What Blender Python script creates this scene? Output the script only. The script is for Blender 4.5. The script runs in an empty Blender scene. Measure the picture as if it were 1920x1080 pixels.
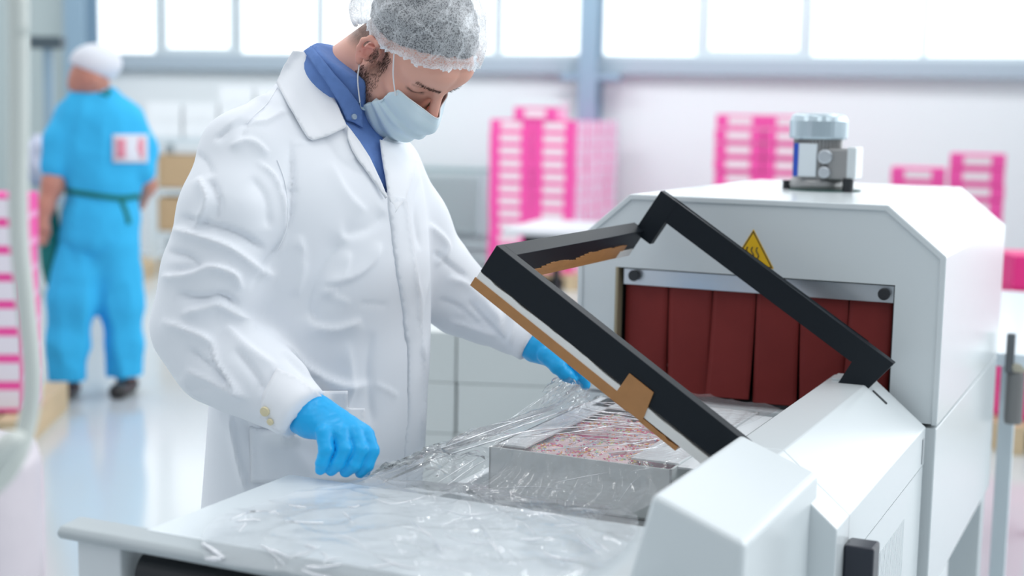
import bpy, bmesh, math, random
import numpy as np
from mathutils import Vector, Matrix, noise
from mathutils.bvhtree import BVHTree
from mathutils.geometry import delaunay_2d_cdt
R = random.Random(7)
SC = bpy.context.scene
COL = SC.collection

# ------------------------------------------------------------------ camera
FPX, PITCH, ROLL, HEAD = 2667.0, .1195, .0197, .4365      # focal length in px at 1920 wide
CAMZ = 1.45
_fw = np.array([0, math.cos(PITCH), -math.sin(PITCH)]); _r = np.array([1., 0, 0]); _u = np.cross(_r, _fw)
_c, _s = math.cos(ROLL), math.sin(ROLL)
CR = _c*_r + _s*_u; CU = -_s*_r + _c*_u; CF = _fw
CPOS = np.array([0, 0, CAMZ])
cd = bpy.data.cameras.new('camera'); cam = bpy.data.objects.new('camera', cd); COL.objects.link(cam)
cam.matrix_world = Matrix([[CR[0], CU[0], -CF[0], 0], [CR[1], CU[1], -CF[1], 0], [CR[2], CU[2], -CF[2], CAMZ], [0, 0, 0, 1]])
cd.sensor_width = 36; cd.lens = 36*FPX/1920; cd.clip_start = .05; cd.clip_end = 200
cd.dof.use_dof = True; cd.dof.focus_distance = 2.52; cd.dof.aperture_fstop = 2.1
SC.camera = cam

# ------------------------------------------------------------------ world, light, exposure
SC.view_settings.view_transform = 'Standard'; SC.view_settings.look = 'None'
SC.view_settings.gamma = 1; SC.view_settings.use_curve_mapping = False
SC.view_settings.exposure = 0.0
SC.cycles.transparent_max_bounces = 24
SC.cycles.max_bounces = 10
SC.cycles.sample_clamp_indirect = 8
wd = bpy.data.worlds.new('daylight'); SC.world = wd; wd.use_nodes = True
nt = wd.node_tree; nt.nodes.clear()
wo = nt.nodes.new('ShaderNodeOutputWorld'); bg = nt.nodes.new('ShaderNodeBackground')
tc = nt.nodes.new('ShaderNodeTexCoord'); sx = nt.nodes.new('ShaderNodeSeparateXYZ')
rp = nt.nodes.new('ShaderNodeValToRGB'); ma = nt.nodes.new('ShaderNodeMath'); mb_ = nt.nodes.new('ShaderNodeMath')
nt.links.new(tc.outputs['Generated'], sx.inputs[0])
ma.operation = 'MULTIPLY_ADD'; ma.inputs[1].default_value = .40; ma.inputs[2].default_value = .40   # bright towards +Y and overhead, dimmer hall behind
nt.links.new(sx.outputs['Y'], ma.inputs[0]); mb_.operation = 'MULTIPLY_ADD'; mb_.inputs[1].default_value = .38
nt.links.new(sx.outputs['Z'], mb_.inputs[0]); nt.links.new(ma.outputs[0], mb_.inputs[2]); nt.links.new(mb_.outputs[0], rp.inputs[0])
rp.color_ramp.elements[0].position = .1; rp.color_ramp.elements[0].color = (.30, .345, .385, 1)
rp.color_ramp.elements[1].position = .85; rp.color_ramp.elements[1].color = (.98, 1.04, 1.10, 1)
nt.links.new(rp.outputs[0], bg.inputs[0]); bg.inputs[1].default_value = .95
# daylight low over the horizon beyond the window wall
def wr_(src, lo, hi):
    m = nt.nodes.new('ShaderNodeMapRange'); m.inputs[1].default_value = lo; m.inputs[2].default_value = hi; nt.links.new(src, m.inputs[0]); return m.outputs[0]
mu = nt.nodes.new('ShaderNodeMath'); mu.operation = 'MULTIPLY'; nt.links.new(wr_(sx.outputs['Y'], .45, .65), mu.inputs[0]); nt.links.new(wr_(sx.outputs['Z'], .36, .26), mu.inputs[1])
bg2 = nt.nodes.new('ShaderNodeBackground'); bg2.inputs[0].default_value = (.93, .98, 1, 1); ml = nt.nodes.new('ShaderNodeMath'); ml.operation = 'MULTIPLY'; ml.inputs[1].default_value = 1.2
nt.links.new(mu.outputs[0], ml.inputs[0]); nt.links.new(ml.outputs[0], bg2.inputs[1])
ads = nt.nodes.new('ShaderNodeAddShader'); nt.links.new(bg.outputs[0], ads.inputs[0]); nt.links.new(bg2.outputs[0], ads.inputs[1])
nt.links.new(ads.outputs[0], wo.inputs[0])


def area(name, loc, rot, sx_, sy_, power, color=(1, 1, 1)):
    l = bpy.data.lights.new(name, 'AREA'); l.shape = 'RECTANGLE'; l.size = sx_; l.size_y = sy_
    l.energy = power; l.color = color
    o = bpy.data.objects.new(name, l); o.location = loc; o.rotation_euler = rot; COL.objects.link(o); return o
# unseen area lights: assumed window light from the right, added strips overhead
for k, y in enumerate((1.2, 3.8, 6.6)):
    area('assumed_side_light', (5.2, y, 3.1), (0, math.radians(90+14), 0), 2.2, 1.9, 70, (.95, .98, 1))  # no side windows are built; light assumed to come from the right
for x in (-3.2, -.2, 2.6):
    for y in (-.5, 2.4, 5.4, 8.6):
        area('added_ceiling_light', (x, y, 4.6), (0, 0, 0), .10, 1.6, 17, (1, .99, .97))  # unseen strips added overhead for top light and film glints
for x in (-5, -2, 1, 4):  # unseen fill lights added to brighten the back wall
    area('back_wall_fill_light', (x, 10.6, 4.6), (math.radians(52), 0, 0), 2.2, .25, 62, (.96, .98, 1))

# ------------------------------------------------------------------ measuring helpers
U = np.array([math.sin(HEAD), math.cos(HEAD), 0]); W = np.array([math.cos(HEAD), -math.sin(HEAD), 0])
def MW(u, w, z): return u*U + w*W + np.array([0, 0, z])          # machine axes -> world
def ray(x, y): return CF + (x-960)/FPX*CR - (y-540)/FPX*CU
def at(x, y, Y):                                                   # pixel measured at world distance Y
    v = ray(x, y); return CPOS + v*(Y/v[1])
def pix(P):
    P = np.asarray(P, float) - CPOS; k = P@CF
    return 960 + FPX*(P@CR)/k, 540 - FPX*(P@CU)/k

# ------------------------------------------------------------------ materials
MATS = {}
def mat(name, col=(.8, .8, .8), rough=.5, metal=0, spec=.5, bump=None, var=None, coat=0, sss=0, alpha=None, sheen=0):
    if name in MATS: return MATS[name]
    m = bpy.data.materials.new(name); m.use_nodes = True; n = m.node_tree; b = n.nodes['Principled BSDF']
    b.inputs['Base Color'].default_value = (*col, 1); b.inputs['Roughness'].default_value = rough
    b.inputs['Metallic'].default_value = metal; b.inputs['Specular IOR Level'].default_value = spec
    b.inputs['Coat Weight'].default_value = coat; b.inputs['Sheen Weight'].default_value = sheen
    if sss: b.inputs['Subsurface Weight'].default_value = sss; b.inputs['Subsurface Scale'].default_value = .02
    if alpha is not None: b.inputs['Alpha'].default_value = alpha
    t = n.nodes.new('ShaderNodeTexCoord')
    if var:   # (scale, amount) gentle colour variation
        nz = n.nodes.new('ShaderNodeTexNoise'); nz.inputs['Scale'].default_value = var[0]; nz.inputs['Detail'].default_value = 4
        hs = n.nodes.new('ShaderNodeMix'); hs.data_type = 'RGBA'
        hs.inputs[6].default_value = (*[c*(1-var[1]) for c in col], 1); hs.inputs[7].default_value = (*[min(1, c*(1+var[1])) for c in col], 1)
        n.links.new(t.outputs['Object'], nz.inputs['Vector']); n.links.new(nz.outputs['Fac'], hs.inputs[0]); n.links.new(hs.outputs[2], b.inputs['Base Color'])
    if bump:  # (scale, strength, distance)
        nz = n.nodes.new('ShaderNodeTexNoise'); nz.inputs['Scale'].default_value = bump[0]; nz.inputs['Detail'].default_value = 3
        bp = n.nodes.new('ShaderNodeBump'); bp.inputs['Strength'].default_value = bump[1]; bp.inputs['Distance'].default_value = bump[2]
        n.links.new(t.outputs['Object'], nz.inputs['Vector']); n.links.new(nz.outputs['Fac'], bp.inputs['Height']); n.links.new(bp.outputs[0], b.inputs['Normal'])
    MATS[name] = m; return m
def boxmask(n, coord, specs):
    """1 inside any of the rectangles; specs = [(axis0, lo, hi, axis1, lo, hi)] in object coordinates"""
    s = n.nodes.new('ShaderNodeSeparateXYZ'); n.links.new(coord, s.inputs[0]); out = None
    def m(op, a, b):
        q = n.nodes.new('ShaderNodeMath'); q.operation = op
        for k, v in enumerate((a, b)):
            if isinstance(v, (int, float)): q.inputs[k].default_value = v
            else: n.links.new(v, q.inputs[k])
        return q.outputs[0]
    for a0, l0, h0, a1, l1, h1 in specs:
        r = m('MULTIPLY', m('MULTIPLY', m('GREATER_THAN', s.outputs[a0], l0), m('LESS_THAN', s.outputs[a0], h0)),
              m('MULTIPLY', m('GREATER_THAN', s.outputs[a1], l1), m('LESS_THAN', s.outputs[a1], h1)))
        out = r if out is None else m('MAXIMUM', out, r)
    return out
def painted(name, base, over, mask_fn, rough=.5):
    m = mat(name, base, rough); n = m.node_tree; b = n.nodes['Principled BSDF']
    t = n.nodes.new('ShaderNodeTexCoord'); mk = mask_fn(n, t.outputs['Object'])
    mx = n.nodes.new('ShaderNodeMix'); mx.data_type = 'RGBA'; mx.inputs[6].default_value = (*base, 1); mx.inputs[7].default_value = (*over, 1)
    n.links.new(mk, mx.inputs[0]); n.links.new(mx.outputs[2], b.inputs['Base Color']); return m

WHITE_PAINT = mat('white_powder_paint', (.65, .70, .72), .22, spec=.5, bump=(900, .06, .0004))
TABLE_STEEL = mat('pale_table_steel', (.74, .80, .83), .22, metal=.1, spec=.5)
BLACK_STEEL = mat('black_coated_steel', (.007, .011, .016), .45, spec=.25, bump=(700, .1, .0004))
ALU = mat('brushed_aluminium', (.62, .66, .70), .3, metal=.8)
RED = mat('dark_red_silicone', (.20, .022, .020), .6, spec=.3, bump=(14, .3, .01), var=(5, .25))
TAPE = mat('brown_tape', (.42, .20, .07), .42, var=(40, .15))
TEFLON = mat('white_teflon', (.78, .78, .76), .5)
BLACK_PLASTIC = mat('black_plastic', (.015, .018, .022), .4)
YELLOW = mat('sign_yellow', (.80, .48, .01), .45)
CASTM = mat('grey_cast_metal', (.34, .34, .34), .4, metal=.5, bump=(200, .2, .001))
COVERM = mat('pale_blue_fan_cover', (.50, .60, .66), .28, metal=.6)
BLUE_LABEL = mat('blue_label', (.02, .08, .5), .5)
LABEL = mat('pale_label', (.70, .76, .80), .5)
DARK_GAP = mat('dark_interior', (.02, .02, .025), .8)
CARD_WHITE = mat('white_carton_board', (.80, .83, .85), .6)
CARD_GREY = mat('pale_carton_board', (.66, .70, .70), .6)
CARD_BROWN = mat('brown_carton_board', (.48, .34, .20), .75, var=(3, .06))
WOOD = mat('pallet_wood', (.62, .48, .30), .7, var=(8, .2))
BLUE_STEEL = mat('blue_grey_steel', (.30, .42, .52), .5)
PALE_FRAME = mat('pale_window_frame', (.62, .70, .74), .5)
WALLM = mat('pale_wall_paint', (.80, .84, .86), .8)
WALLG = mat('grey_green_wall_paint', (.52, .60, .60), .8)
SKIN_ARM = mat('arm_skin', (.52, .27, .20), .5, sss=.1)

def film_material(name, base=.05, gain=1.0, rough=.07, veil=.03, bscale=(30, 6, 30), bstr=.8, tint=(1, 1, 1), dist=.01):
    m = bpy.data.materials.new(name); m.use_nodes = True; n = m.node_tree; n.nodes.clear()
    o = n.nodes.new('ShaderNodeOutputMaterial'); tr = n.nodes.new('ShaderNodeBsdfTransparent'); gl = n.nodes.new('ShaderNodeBsdfGlossy')
    df = n.nodes.new('ShaderNodeBsdfDiffuse'); df.inputs[0].default_value = (.9, .94, 1, 1)
    tr.inputs[0].default_value = (*tint, 1); gl.inputs['Roughness'].default_value = rough
    lw = n.nodes.new('ShaderNodeFresnel'); lw.inputs['IOR'].default_value = 1.5
    mm = n.nodes.new('ShaderNodeMath'); mm.operation = 'MULTIPLY_ADD'; mm.inputs[1].default_value = gain; mm.inputs[2].default_value = base; mm.use_clamp = True
    n.links.new(lw.outputs[0], mm.inputs[0])
    t = n.nodes.new('ShaderNodeTexCoord'); mp = n.nodes.new('ShaderNodeMapping'); mp.inputs['Scale'].default_value = bscale
    nz = n.nodes.new('ShaderNodeTexNoise'); nz.inputs['Scale'].default_value = 1; nz.inputs['Detail'].default_value = 3; nz.inputs['Distortion'].default_value = .6
    bp = n.nodes.new('ShaderNodeBump'); bp.inputs['Strength'].default_value = bstr; bp.inputs['Distance'].default_value = dist
    n.links.new(t.outputs['Object'], mp.inputs[0]); n.links.new(mp.outputs[0], nz.inputs['Vector']); n.links.new(nz.outputs['Fac'], bp.inputs['Height'])
    n.links.new(bp.outputs[0], gl.inputs['Normal']); n.links.new(bp.outputs[0], lw.inputs['Normal'])
    m1 = n.nodes.new('ShaderNodeMixShader'); m1.inputs[0].default_value = veil; n.links.new(tr.outputs[0], m1.inputs[1]); n.links.new(df.outputs[0], m1.inputs[2])
    m2 = n.nodes.new('ShaderNodeMixShader'); n.links.new(mm.outputs[0], m2.inputs[0]); n.links.new(m1.outputs[0], m2.inputs[1]); n.links.new(gl.outputs[0], m2.inputs[2])
    n.links.new(m2.outputs[0], o.inputs[0]); MATS[name] = m; return m
GLASS = film_material('window_glass', .02, .6, .02, 0, (1, 1, 1), 0)

# ------------------------------------------------------------------ object helpers
def props(o, label, cat, group=None):
    o['label'] = label; o['category'] = cat
    if group: o['group'] = group
    return o
def thing(name, label, cat, loc=(0, 0, 0), rz=0, group=None):
    o = bpy.data.objects.new(name, None); o.empty_display_size = .05; COL.objects.link(o)
    o.location = loc; o.rotation_euler = (0, 0, rz); return props(o, label, cat, group)
def meshobj(name, verts, faces, m, parent=None, smooth=False, label=None):
    me = bpy.data.meshes.new(name); me.from_pydata([tuple(v) for v in verts], [], [tuple(f) for f in faces]); me.update()
    for mm in (m if isinstance(m, (list, tuple)) else [m]): me.materials.append(mm)
    if smooth: me.polygons.foreach_set('use_smooth', [True]*len(me.polygons))
    o = bpy.data.objects.new(name, me); COL.objects.link(o)
    if parent is not None: o.parent = parent
    if label: o['label'] = label
    return o
def bmobj(name, bm, m, parent=None, smooth=False, label=None, bevel=0, seg=2):
    bmesh.ops.recalc_face_normals(bm, faces=bm.faces)
    me = bpy.data.meshes.new(name); bm.to_mesh(me); bm.free()
    for mm in (m if isinstance(m, (list, tuple)) else [m]): me.materials.append(mm)
    if smooth: me.polygons.foreach_set('use_smooth', [True]*len(me.polygons))
    o = bpy.data.objects.new(name, me); COL.objects.link(o)
    if parent is not None: o.parent = parent
    if label: o['label'] = label
    if bevel:
        b = o.modifiers.new('bevel', 'BEVEL'); b.width = bevel; b.segments = seg; b.limit_method = 'ANGLE'; b.angle_limit = .6
    return o
def struct(o): o['kind'] = 'structure'; return o
def addbox(bm, x0, x1, y0, y1, z0, z1):
    v = [bm.verts.new(p) for p in ((x0, y0, z0), (x1, y0, z0), (x1, y1, z0), (x0, y1, z0), (x0, y0, z1), (x1, y0, z1), (x1, y1, z1), (x0, y1, z1))]
    for f in ((0, 3, 2, 1), (4, 5, 6, 7), (0, 1, 5, 4), (1, 2, 6, 5), (2, 3, 7, 6), (3, 0, 4, 7)): bm.faces.new([v[i] for i in f])
def addprism(bm, prof, y0, y1):            # profile of (x, z) points swept along y
    a = [bm.verts.new((p[0], y0, p[1])) for p in prof]; b = [bm.verts.new((p[0], y1, p[1])) for p in prof]
    n = len(prof); bm.faces.new(a); bm.faces.new(b[::-1])
    for i in range(n): bm.faces.new((a[i], b[i], b[(i+1) % n], a[(i+1) % n]))
def addcyl(bm, p0, p1, r0, r1=None, n=20, cap=True):
    r1 = r0 if r1 is None else r1; p0 = Vector(p0); p1 = Vector(p1); d = (p1-p0).normalized()
    a = d.orthogonal().normalized(); b = d.cross(a)
    A = [bm.verts.new(p0+(a*math.cos(t)+b*math.sin(t))*r0) for t in [2*math.pi*k/n for k in range(n)]]
    B = [bm.verts.new(p1+(a*math.cos(t)+b*math.sin(t))*r1) for t in [2*math.pi*k/n for k in range(n)]]
    for k in range(n): bm.faces.new((A[k], A[(k+1) % n], B[(k+1) % n], B[k]))
    if cap: bm.faces.new(A[::-1]); bm.faces.new(B)
def addtube(bm, pts, rad, n=10, cap=True):
    pts = [Vector(p) for p in pts]; rings = []; up = None
    for i, p in enumerate(pts):
        d = (pts[min(i+1, len(pts)-1)]-pts[max(i-1, 0)]).normalized()
        if up is None: up = d.orthogonal().normalized()
        up = (up - d*up.dot(d)).normalized(); b = d.cross(up); r = rad[i] if isinstance(rad, (list, tuple)) else rad
        rings.append([bm.verts.new(p+(up*math.cos(t)+b*math.sin(t))*r) for t in [2*math.pi*k/n for k in range(n)]])
    for A, B in zip(rings, rings[1:]):
        for k in range(n): bm.faces.new((A[k], A[(k+1) % n], B[(k+1) % n], B[k]))
    if cap: bm.faces.new(rings[0][::-1]); bm.faces.new(rings[-1])
def addlathe(bm, prof, cx=0, cy=0, n=32):   # (r, z) about vertical axis
    rings = [[bm.verts.new((cx+r*math.cos(2*math.pi*k/n), cy+r*math.sin(2*math.pi*k/n), z)) for k in range(n)] for r, z in prof]
    for A, B in zip(rings, rings[1:]):
        for k in range(n): bm.faces.new((A[k], A[(k+1) % n], B[(k+1) % n], B[k]))
    bm.faces.new(rings[0][::-1]); bm.faces.new(rings[-1])
def boxobj(name, x0, x1, y0, y1, z0, z1, m, parent=None, bevel=0, label=None):
    bm = bmesh.new(); addbox(bm, x0, x1, y0, y1, z0, z1); return bmobj(name, bm, m, parent, bevel=bevel, label=label)
def smooth_path(pts, n=8):
    P = [np.array(p, float) for p in pts]; out = []
    for i in range(len(P)-1):
        a = P[max(i-1, 0)]; b = P[i]; c = P[i+1]; d = P[min(i+2, len(P)-1)]
        for k in range(n):
            t = k/n; out.append(.5*((2*b)+(-a+c)*t+(2*a-5*b+4*c-d)*t*t+(-a+3*b-3*c+d)*t**3))
    out.append(P[-1]); return out

# ------------------------------------------------------------------ implicit surfaces (for bodies and cloth)
def ell(P, c, r, A=None):
    q = P - np.array(c, np.float32)
    if A is not None: q = q @ np.array(A, np.float32).T
    r = np.array(r, np.float32); k0 = np.sqrt(((q/r)**2).sum(-1)); k1 = np.sqrt(((q/(r*r))**2).sum(-1))+1e-9
    return k0*(k0-1)/k1
def cap(P, a, b, ra, rb):
    a = np.array(a, np.float32); b = np.array(b, np.float32); ab = b-a
    t = np.clip(((P-a)@ab)/max(ab@ab, 1e-12), 0, 1)
    q = P-a-t[..., None]*ab; return np.sqrt((q*q).sum(-1)) - (ra+(rb-ra)*t)
def smin(a, b, k):
    h = np.clip(.5+.5*(b-a)/k, 0, 1); return b+(a-b)*h-k*h*(1-h)
def smax(a, b, k): return -smin(-a, -b, k)
def chain(P, pts, k=.02):
    d = None
    for (a, ra), (b, rb) in zip(pts, pts[1:]):
        c = cap(P, a, b, ra, rb); d = c if d is None else smin(d, c, k)
    return d
def surfnet(f, lo, hi, h):
    ax = [np.arange(lo[i], hi[i]+h, h, dtype=np.float32) for i in range(3)]
    nx, ny, nz = map(len, ax); V = np.empty((nx, ny, nz), np.float32)
    Y, Z = np.meshgrid(ax[1], ax[2], indexing='ij')
    st = max(1, int(400000/(ny*nz)))
    for i in range(0, nx, st):
        xs = ax[0][i:i+st]; P = np.empty((len(xs), ny, nz, 3), np.float32)
        P[..., 0] = xs[:, None, None]; P[..., 1] = Y; P[..., 2] = Z
        V[i:i+st] = f(P)
    S = V < 0
    def cell(sl): return sl
    cnt = np.zeros((nx-1, ny-1, nz-1), np.float32); acc = np.zeros((nx-1, ny-1, nz-1, 3), np.float32)
    for a in range(3):
        sl0 = [slice(None)]*3; sl1 = [slice(None)]*3; sl0[a] = slice(0, -1); sl1[a] = slice(1, None)
        A = V[tuple(sl0)]; B = V[tuple(sl1)]; X = (A < 0) != (B < 0)
        t = np.where(X, A/(A-B+1e-20), 0)
        o = [k for k in range(3) if k != a]
        for d0 in (0, 1):
            for d1 in (0, 1):
                s = [None]*3; s[a] = slice(None); s[o[0]] = slice(d0, V.shape[o[0]]-1+d0); s[o[1]] = slice(d1, V.shape[o[1]]-1+d1)
                x = X[tuple(s)]; tt = t[tuple(s)]; cnt += x
                acc[..., a] += np.where(x, tt, 0); acc[..., o[0]] += x*d0; acc[..., o[1]] += x*d1
    act = cnt > 0; idx = -np.ones(act.shape, np.int64); idx[act] = np.arange(act.sum())
    ii = np.argwhere(act); verts = (ii + acc[act]/cnt[act][:, None])*h + np.array([ax[0][0], ax[1][0], ax[2][0]])
    quads = []
    for a in range(3):
        o = [k for k in range(3) if k != a]
        sl0 = [slice(1, -1)]*3; sl1 = [slice(1, -1)]*3; sl0[a] = slice(0, -1); sl1[a] = slice(1, None)
        A = S[tuple(sl0)]; B = S[tuple(sl1)]; e = np.argwhere(A != B)
        if not len(e): continue
        inside = A[tuple(e.T)]; e = e.copy(); e[:, o[0]] += 1; e[:, o[1]] += 1
        c = []
        for d0, d1 in ((-1, -1), (0, -1), (0, 0), (-1, 0)):
            q = e.copy(); q[:, o[0]] += d0; q[:, o[1]] += d1; c.append(idx[tuple(q.T)])
        c = np.stack(c, 1); flip = inside if a != 1 else ~inside
        c[~flip] = c[~flip][:, ::-1]; quads.append(c)
    quads = np.concatenate(quads); quads = quads[(quads >= 0).all(1)]
    return verts.astype(np.float64), quads
def vnormals(v, q):
    n = np.cross(v[q[:, 2]]-v[q[:, 0]], v[q[:, 3]]-v[q[:, 1]]); N = np.zeros_like(v)
    for k in range(4): np.add.at(N, q[:, k], n)
    return N/(np.linalg.norm(N, axis=1)[:, None]+1e-12)
def relax(v, q, it=2, f=.5):
    for _ in range(it):
        s = np.zeros_like(v); c = np.zeros(len(v))
        for k in range(4):
            for j in (1, 3):
                np.add.at(s, q[:, k], v[q[:, (k+j) % 4]]); np.add.at(c, q[:, k], 1)
        v = v*(1-f) + f*s/np.maximum(c, 1)[:, None]
    return v
def mesh_from(name, v, q, m, parent, off, label=None):
    return meshobj(name, v-np.array(off), q.tolist(), m, parent, True, label)
def projpx(v):
    P = v-CPOS; k = P@CF; return np.stack([960+FPX*(P@CR)/k, 540-FPX*(P@CU)/k], 1)
def inpoly(pt, poly):
    x, y = pt[:, 0], pt[:, 1]; r = np.zeros(len(pt), bool); n = len(poly)
    for i in range(n):
        x0, y0 = poly[i]; x1, y1 = poly[(i+1) % n]
        c = ((y0 > y) != (y1 > y)) & (x < (x1-x0)*(y-y0)/((y1-y0)+1e-12)+x0); r ^= c
    return r
def polydist(pt, line):
    """distance to a polyline, side sign and 0..1 position"""
    best = np.full(len(pt), 1e9); sg = np.ones(len(pt)); tt = np.zeros(len(pt)); L = [np.hypot(*(np.subtract(b, a))) for a, b in zip(line, line[1:])]; tot = sum(L); run = 0
    for (a, b), l in zip(zip(line, line[1:]), L):
        a = np.array(a, float); d = np.array(b, float)-a; t = np.clip(((pt-a)@d)/(d@d), 0, 1); q = pt-a-t[:, None]*d; ds = np.hypot(q[:, 0], q[:, 1])
        m = ds < best; best[m] = ds[m]; sg[m] = np.sign(d[0]*q[m, 1]-d[1]*q[m, 0]); tt[m] = (run+t[m]*l)/tot; run += l
    return best, sg, tt
def apply_folds(v, q, folds, depth_ok=None):
    """raise or sink cloth along measured fold lines: (line, width_px, height_m)"""
    N = vnormals(v, q); view = CPOS - v; view /= np.linalg.norm(view, axis=1)[:, None]; facing = np.clip((N*view).sum(1)*3, 0, 1)
    P = projpx(v); out = v.copy(); D = np.zeros(len(v))
    for line, wd_, hgt in folds:
        line = [tuple(p[:2]) for p in smooth_path([(*p, 0) for p in line], 6)]
        d, sg, t = polydist(P, line); tap = np.clip(np.minimum(t, 1-t)*5, 0, 1); tap = np.where(d > 0, tap, tap)
        w_ = np.where(sg > 0, wd_*1.15, wd_*.42)                      # one soft flank, one steep flank
        D += hgt*np.exp(-(d/(w_*1.05))**1.35)*np.sin(tap*math.pi/2)
    return out + N*(D*facing)[:, None]
def patch(name, poly, tree, off, thick, m, parent, base, Yd=None, step=5, fn=None, label=None, rnd=0):
    """cloth piece cut to a measured outline and laid on the body surface"""
    poly = [np.array(p, float) for p in poly]; B = []
    for a, b in zip(poly, poly[1:]+poly[:1]):
        k = max(1, int(np.hypot(*(b-a))/step)); B += [a+(b-a)*i/k for i in range(k)]
    xs = [p[0] for p in B]; ys = [p[1] for p in B]; I = []
    for x in np.arange(min(xs), max(xs), step):
        for y in np.arange(min(ys), max(ys), step): I.append((x+.31*step*(int(y/step) % 2), y))
    I = np.array(I); I = I[inpoly(I, B)]
    if len(I):
        d, _, _ = polydist(I, [tuple(b) for b in B]+[tuple(B[0])]); I = I[d > step*.45]
    pts = [Vector((float(p[0]), float(p[1]))) for p in list(B)+list(I)]
    r = delaunay_2d_cdt(pts, [], [list(range(len(B)))], 1, 1e-4); P2 = [(p.x, p.y) for p in r[0]]; F = r[2]
    D = []; org = Vector(CPOS)
    for p in P2:
        dr = Vector(ray(*p)).normalized(); h = tree.ray_cast(org, dr) if tree else (None,)
        D.append(h[3] if h[0] is not None else None)
    have = [(p, d) for p, d in zip(P2, D) if d is not None]
    V3 = []
    for i, (p, d) in enumerate(zip(P2, D)):
        if Yd is not None:
            yy = Yd(*p) if callable(Yd) else Yd; v3 = at(p[0], p[1], yy); dd = np.linalg.norm(v3-CPOS)
            d = dd if d is None else (d if tree and callable(Yd) is False else dd)
        if d is None:
            n4 = sorted(have, key=lambda h: (h[0][0]-p[0])**2+(h[0][1]-p[1])**2)[:4]; d = sum(h[1] for h in n4)/len(n4)
        o = off(*p) if callable(off) else off
        dr = ray(*p); dr = dr/np.linalg.norm(dr); V3.append(CPOS+dr*(d-o))
    V3 = np.array(V3)
    # smooth depths
    nb = [set() for _ in V3]
    for f in F:
        for a, b in zip(f, f[1:]+f[:1]): nb[a].add(b); nb[b].add(a)
    for _ in range(3):
        dist = np.linalg.norm(V3-CPOS, axis=1); nd = np.array([.4*dist[i]+.6*np.mean([dist[j] for j in nb[i]]) if nb[i] else dist[i] for i in range(len(V3))])
        V3 = CPOS + (V3-CPOS)*(nd/dist)[:, None]
    if fn is not None: V3 = fn(V3, np.array(P2))
    o = meshobj(name, V3-np.array(base), [list(f) for f in F], m, parent, True, label)
    s = o.modifiers.new('solid', 'SOLIDIFY'); s.thickness = thick; s.offset = 0
    return o
def blob(f, lo, hi, h, it=2):
    v, q = surfnet(f, lo, hi, h); return relax(v, q, it), q
def tree_of(v, q): return BVHTree.FromPolygons([Vector(p) for p in v], [list(map(int, f)) for f in q])

# =================================================================== THE HALL
WL = np.array([-3.9, 14.8]); WR = np.array([4.3, 12.6]); wdv = (WR-WL)/np.linalg.norm(WR-WL); wnv = np.array([-wdv[1], wdv[0]])
WRZ = math.atan2(wdv[1], wdv[0])
def onwall(x, y, off=0):
    v = ray(x, y); n = np.array([wnv[0], wnv[1], 0]); d = n[:2]@WL - off; p = CPOS+v*((d-n@CPOS)/(n@v)); return (p[:2]-WL)@wdv, p[2]
def wallobj(o):
    o.location = (WL[0], WL[1], 0); o.rotation_euler = (0, 0, WRZ); return o
fm = mat('polished_pale_floor', (.60, .65, .67), .13, spec=.55, var=(.6, .05))
struct(boxobj('floor', -12, 12, -6, 17, -.1, 0, fm))
xl = -7.5; xr = onwall(2250, 100)[0]; xp = onwall(137, 100)[0]
struct(wallobj(boxobj('wall_back', xp, xr, 0, .2, 0, 1.88, WALLM)))
struct(wallobj(boxobj('wall_back_left', xl, xp, 0, .2, 0, 5.2, WALLG)))
struct(wallobj(boxobj('wall_back_upper', xp, xr, 0, .2, 3.75, 5.2, WALLM)))
struct(wallobj(boxobj('trim_1', xp, xr, -.12, .2, 1.865, 2.01, mat('grey_blue_sill_steel', (.40, .48, .55), .5), bevel=.01)))
for i, (a, b) in enumerate(((119, 157), (1086, 1121))):
    bm = bmesh.new(); x0, x1 = onwall(a, 60, .3)[0], onwall(b, 60, .3)[0]
    addbox(bm, x0, x1, -.30, -.27, 0, 5.2); addbox(bm, x0, x1, -.03, .0, 0, 5.2); addbox(bm, (x0+x1)/2-.02, (x0+x1)/2+.02, -.28, -.02, 0, 5.2)
    if i: addbox(bm, x0-.17, x1+.2, -.29, -.14, 1.80, 1.86)
    struct(wallobj(bmobj('trim_%d' % (i+2), bm, mat('blue_column_steel', (.28, .41, .52), .5), bevel=.006)))
panes = [(160, 297, 99, 0), (305, 432, 90, 1), (445, 594, 99, 0), (600, 760, 99, 0), (775, 925, 99, 0), (937, 1086, 101, 0), (1125, 1305, 103, 0), (1327, 1497, 94, 1), (1520, 1725, 105, 0), (1738, 1935, 106, 0), (1950, 2150, 106, 0)]
for i, (a, b, yb, cas) in enumerate(panes):
    x0, z0 = onwall(a, yb); x1 = onwall(b, yb)[0]; f = .035 if not cas else .075
    g0 = x0-f; g1 = x1+f; zb = 2.01
    bm = bmesh.new(); addbox(bm, g0, x0, -.03, .12, zb, 3.75); addbox(bm, x1, g1, -.03, .12, zb, 3.75); addbox(bm, x0, x1, -.03, .12, zb, max(z0, zb+.02)); addbox(bm, x0, x1, -.03, .12, 3.68, 3.75)
    w_ = struct(wallobj(bmobj('window_%d' % (i+1), bm, PALE_FRAME, bevel=.006)))
    boxobj('glass', x0, x1, .04, .05, max(z0, zb+.02), 3.68, GLASS, w_)
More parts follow.
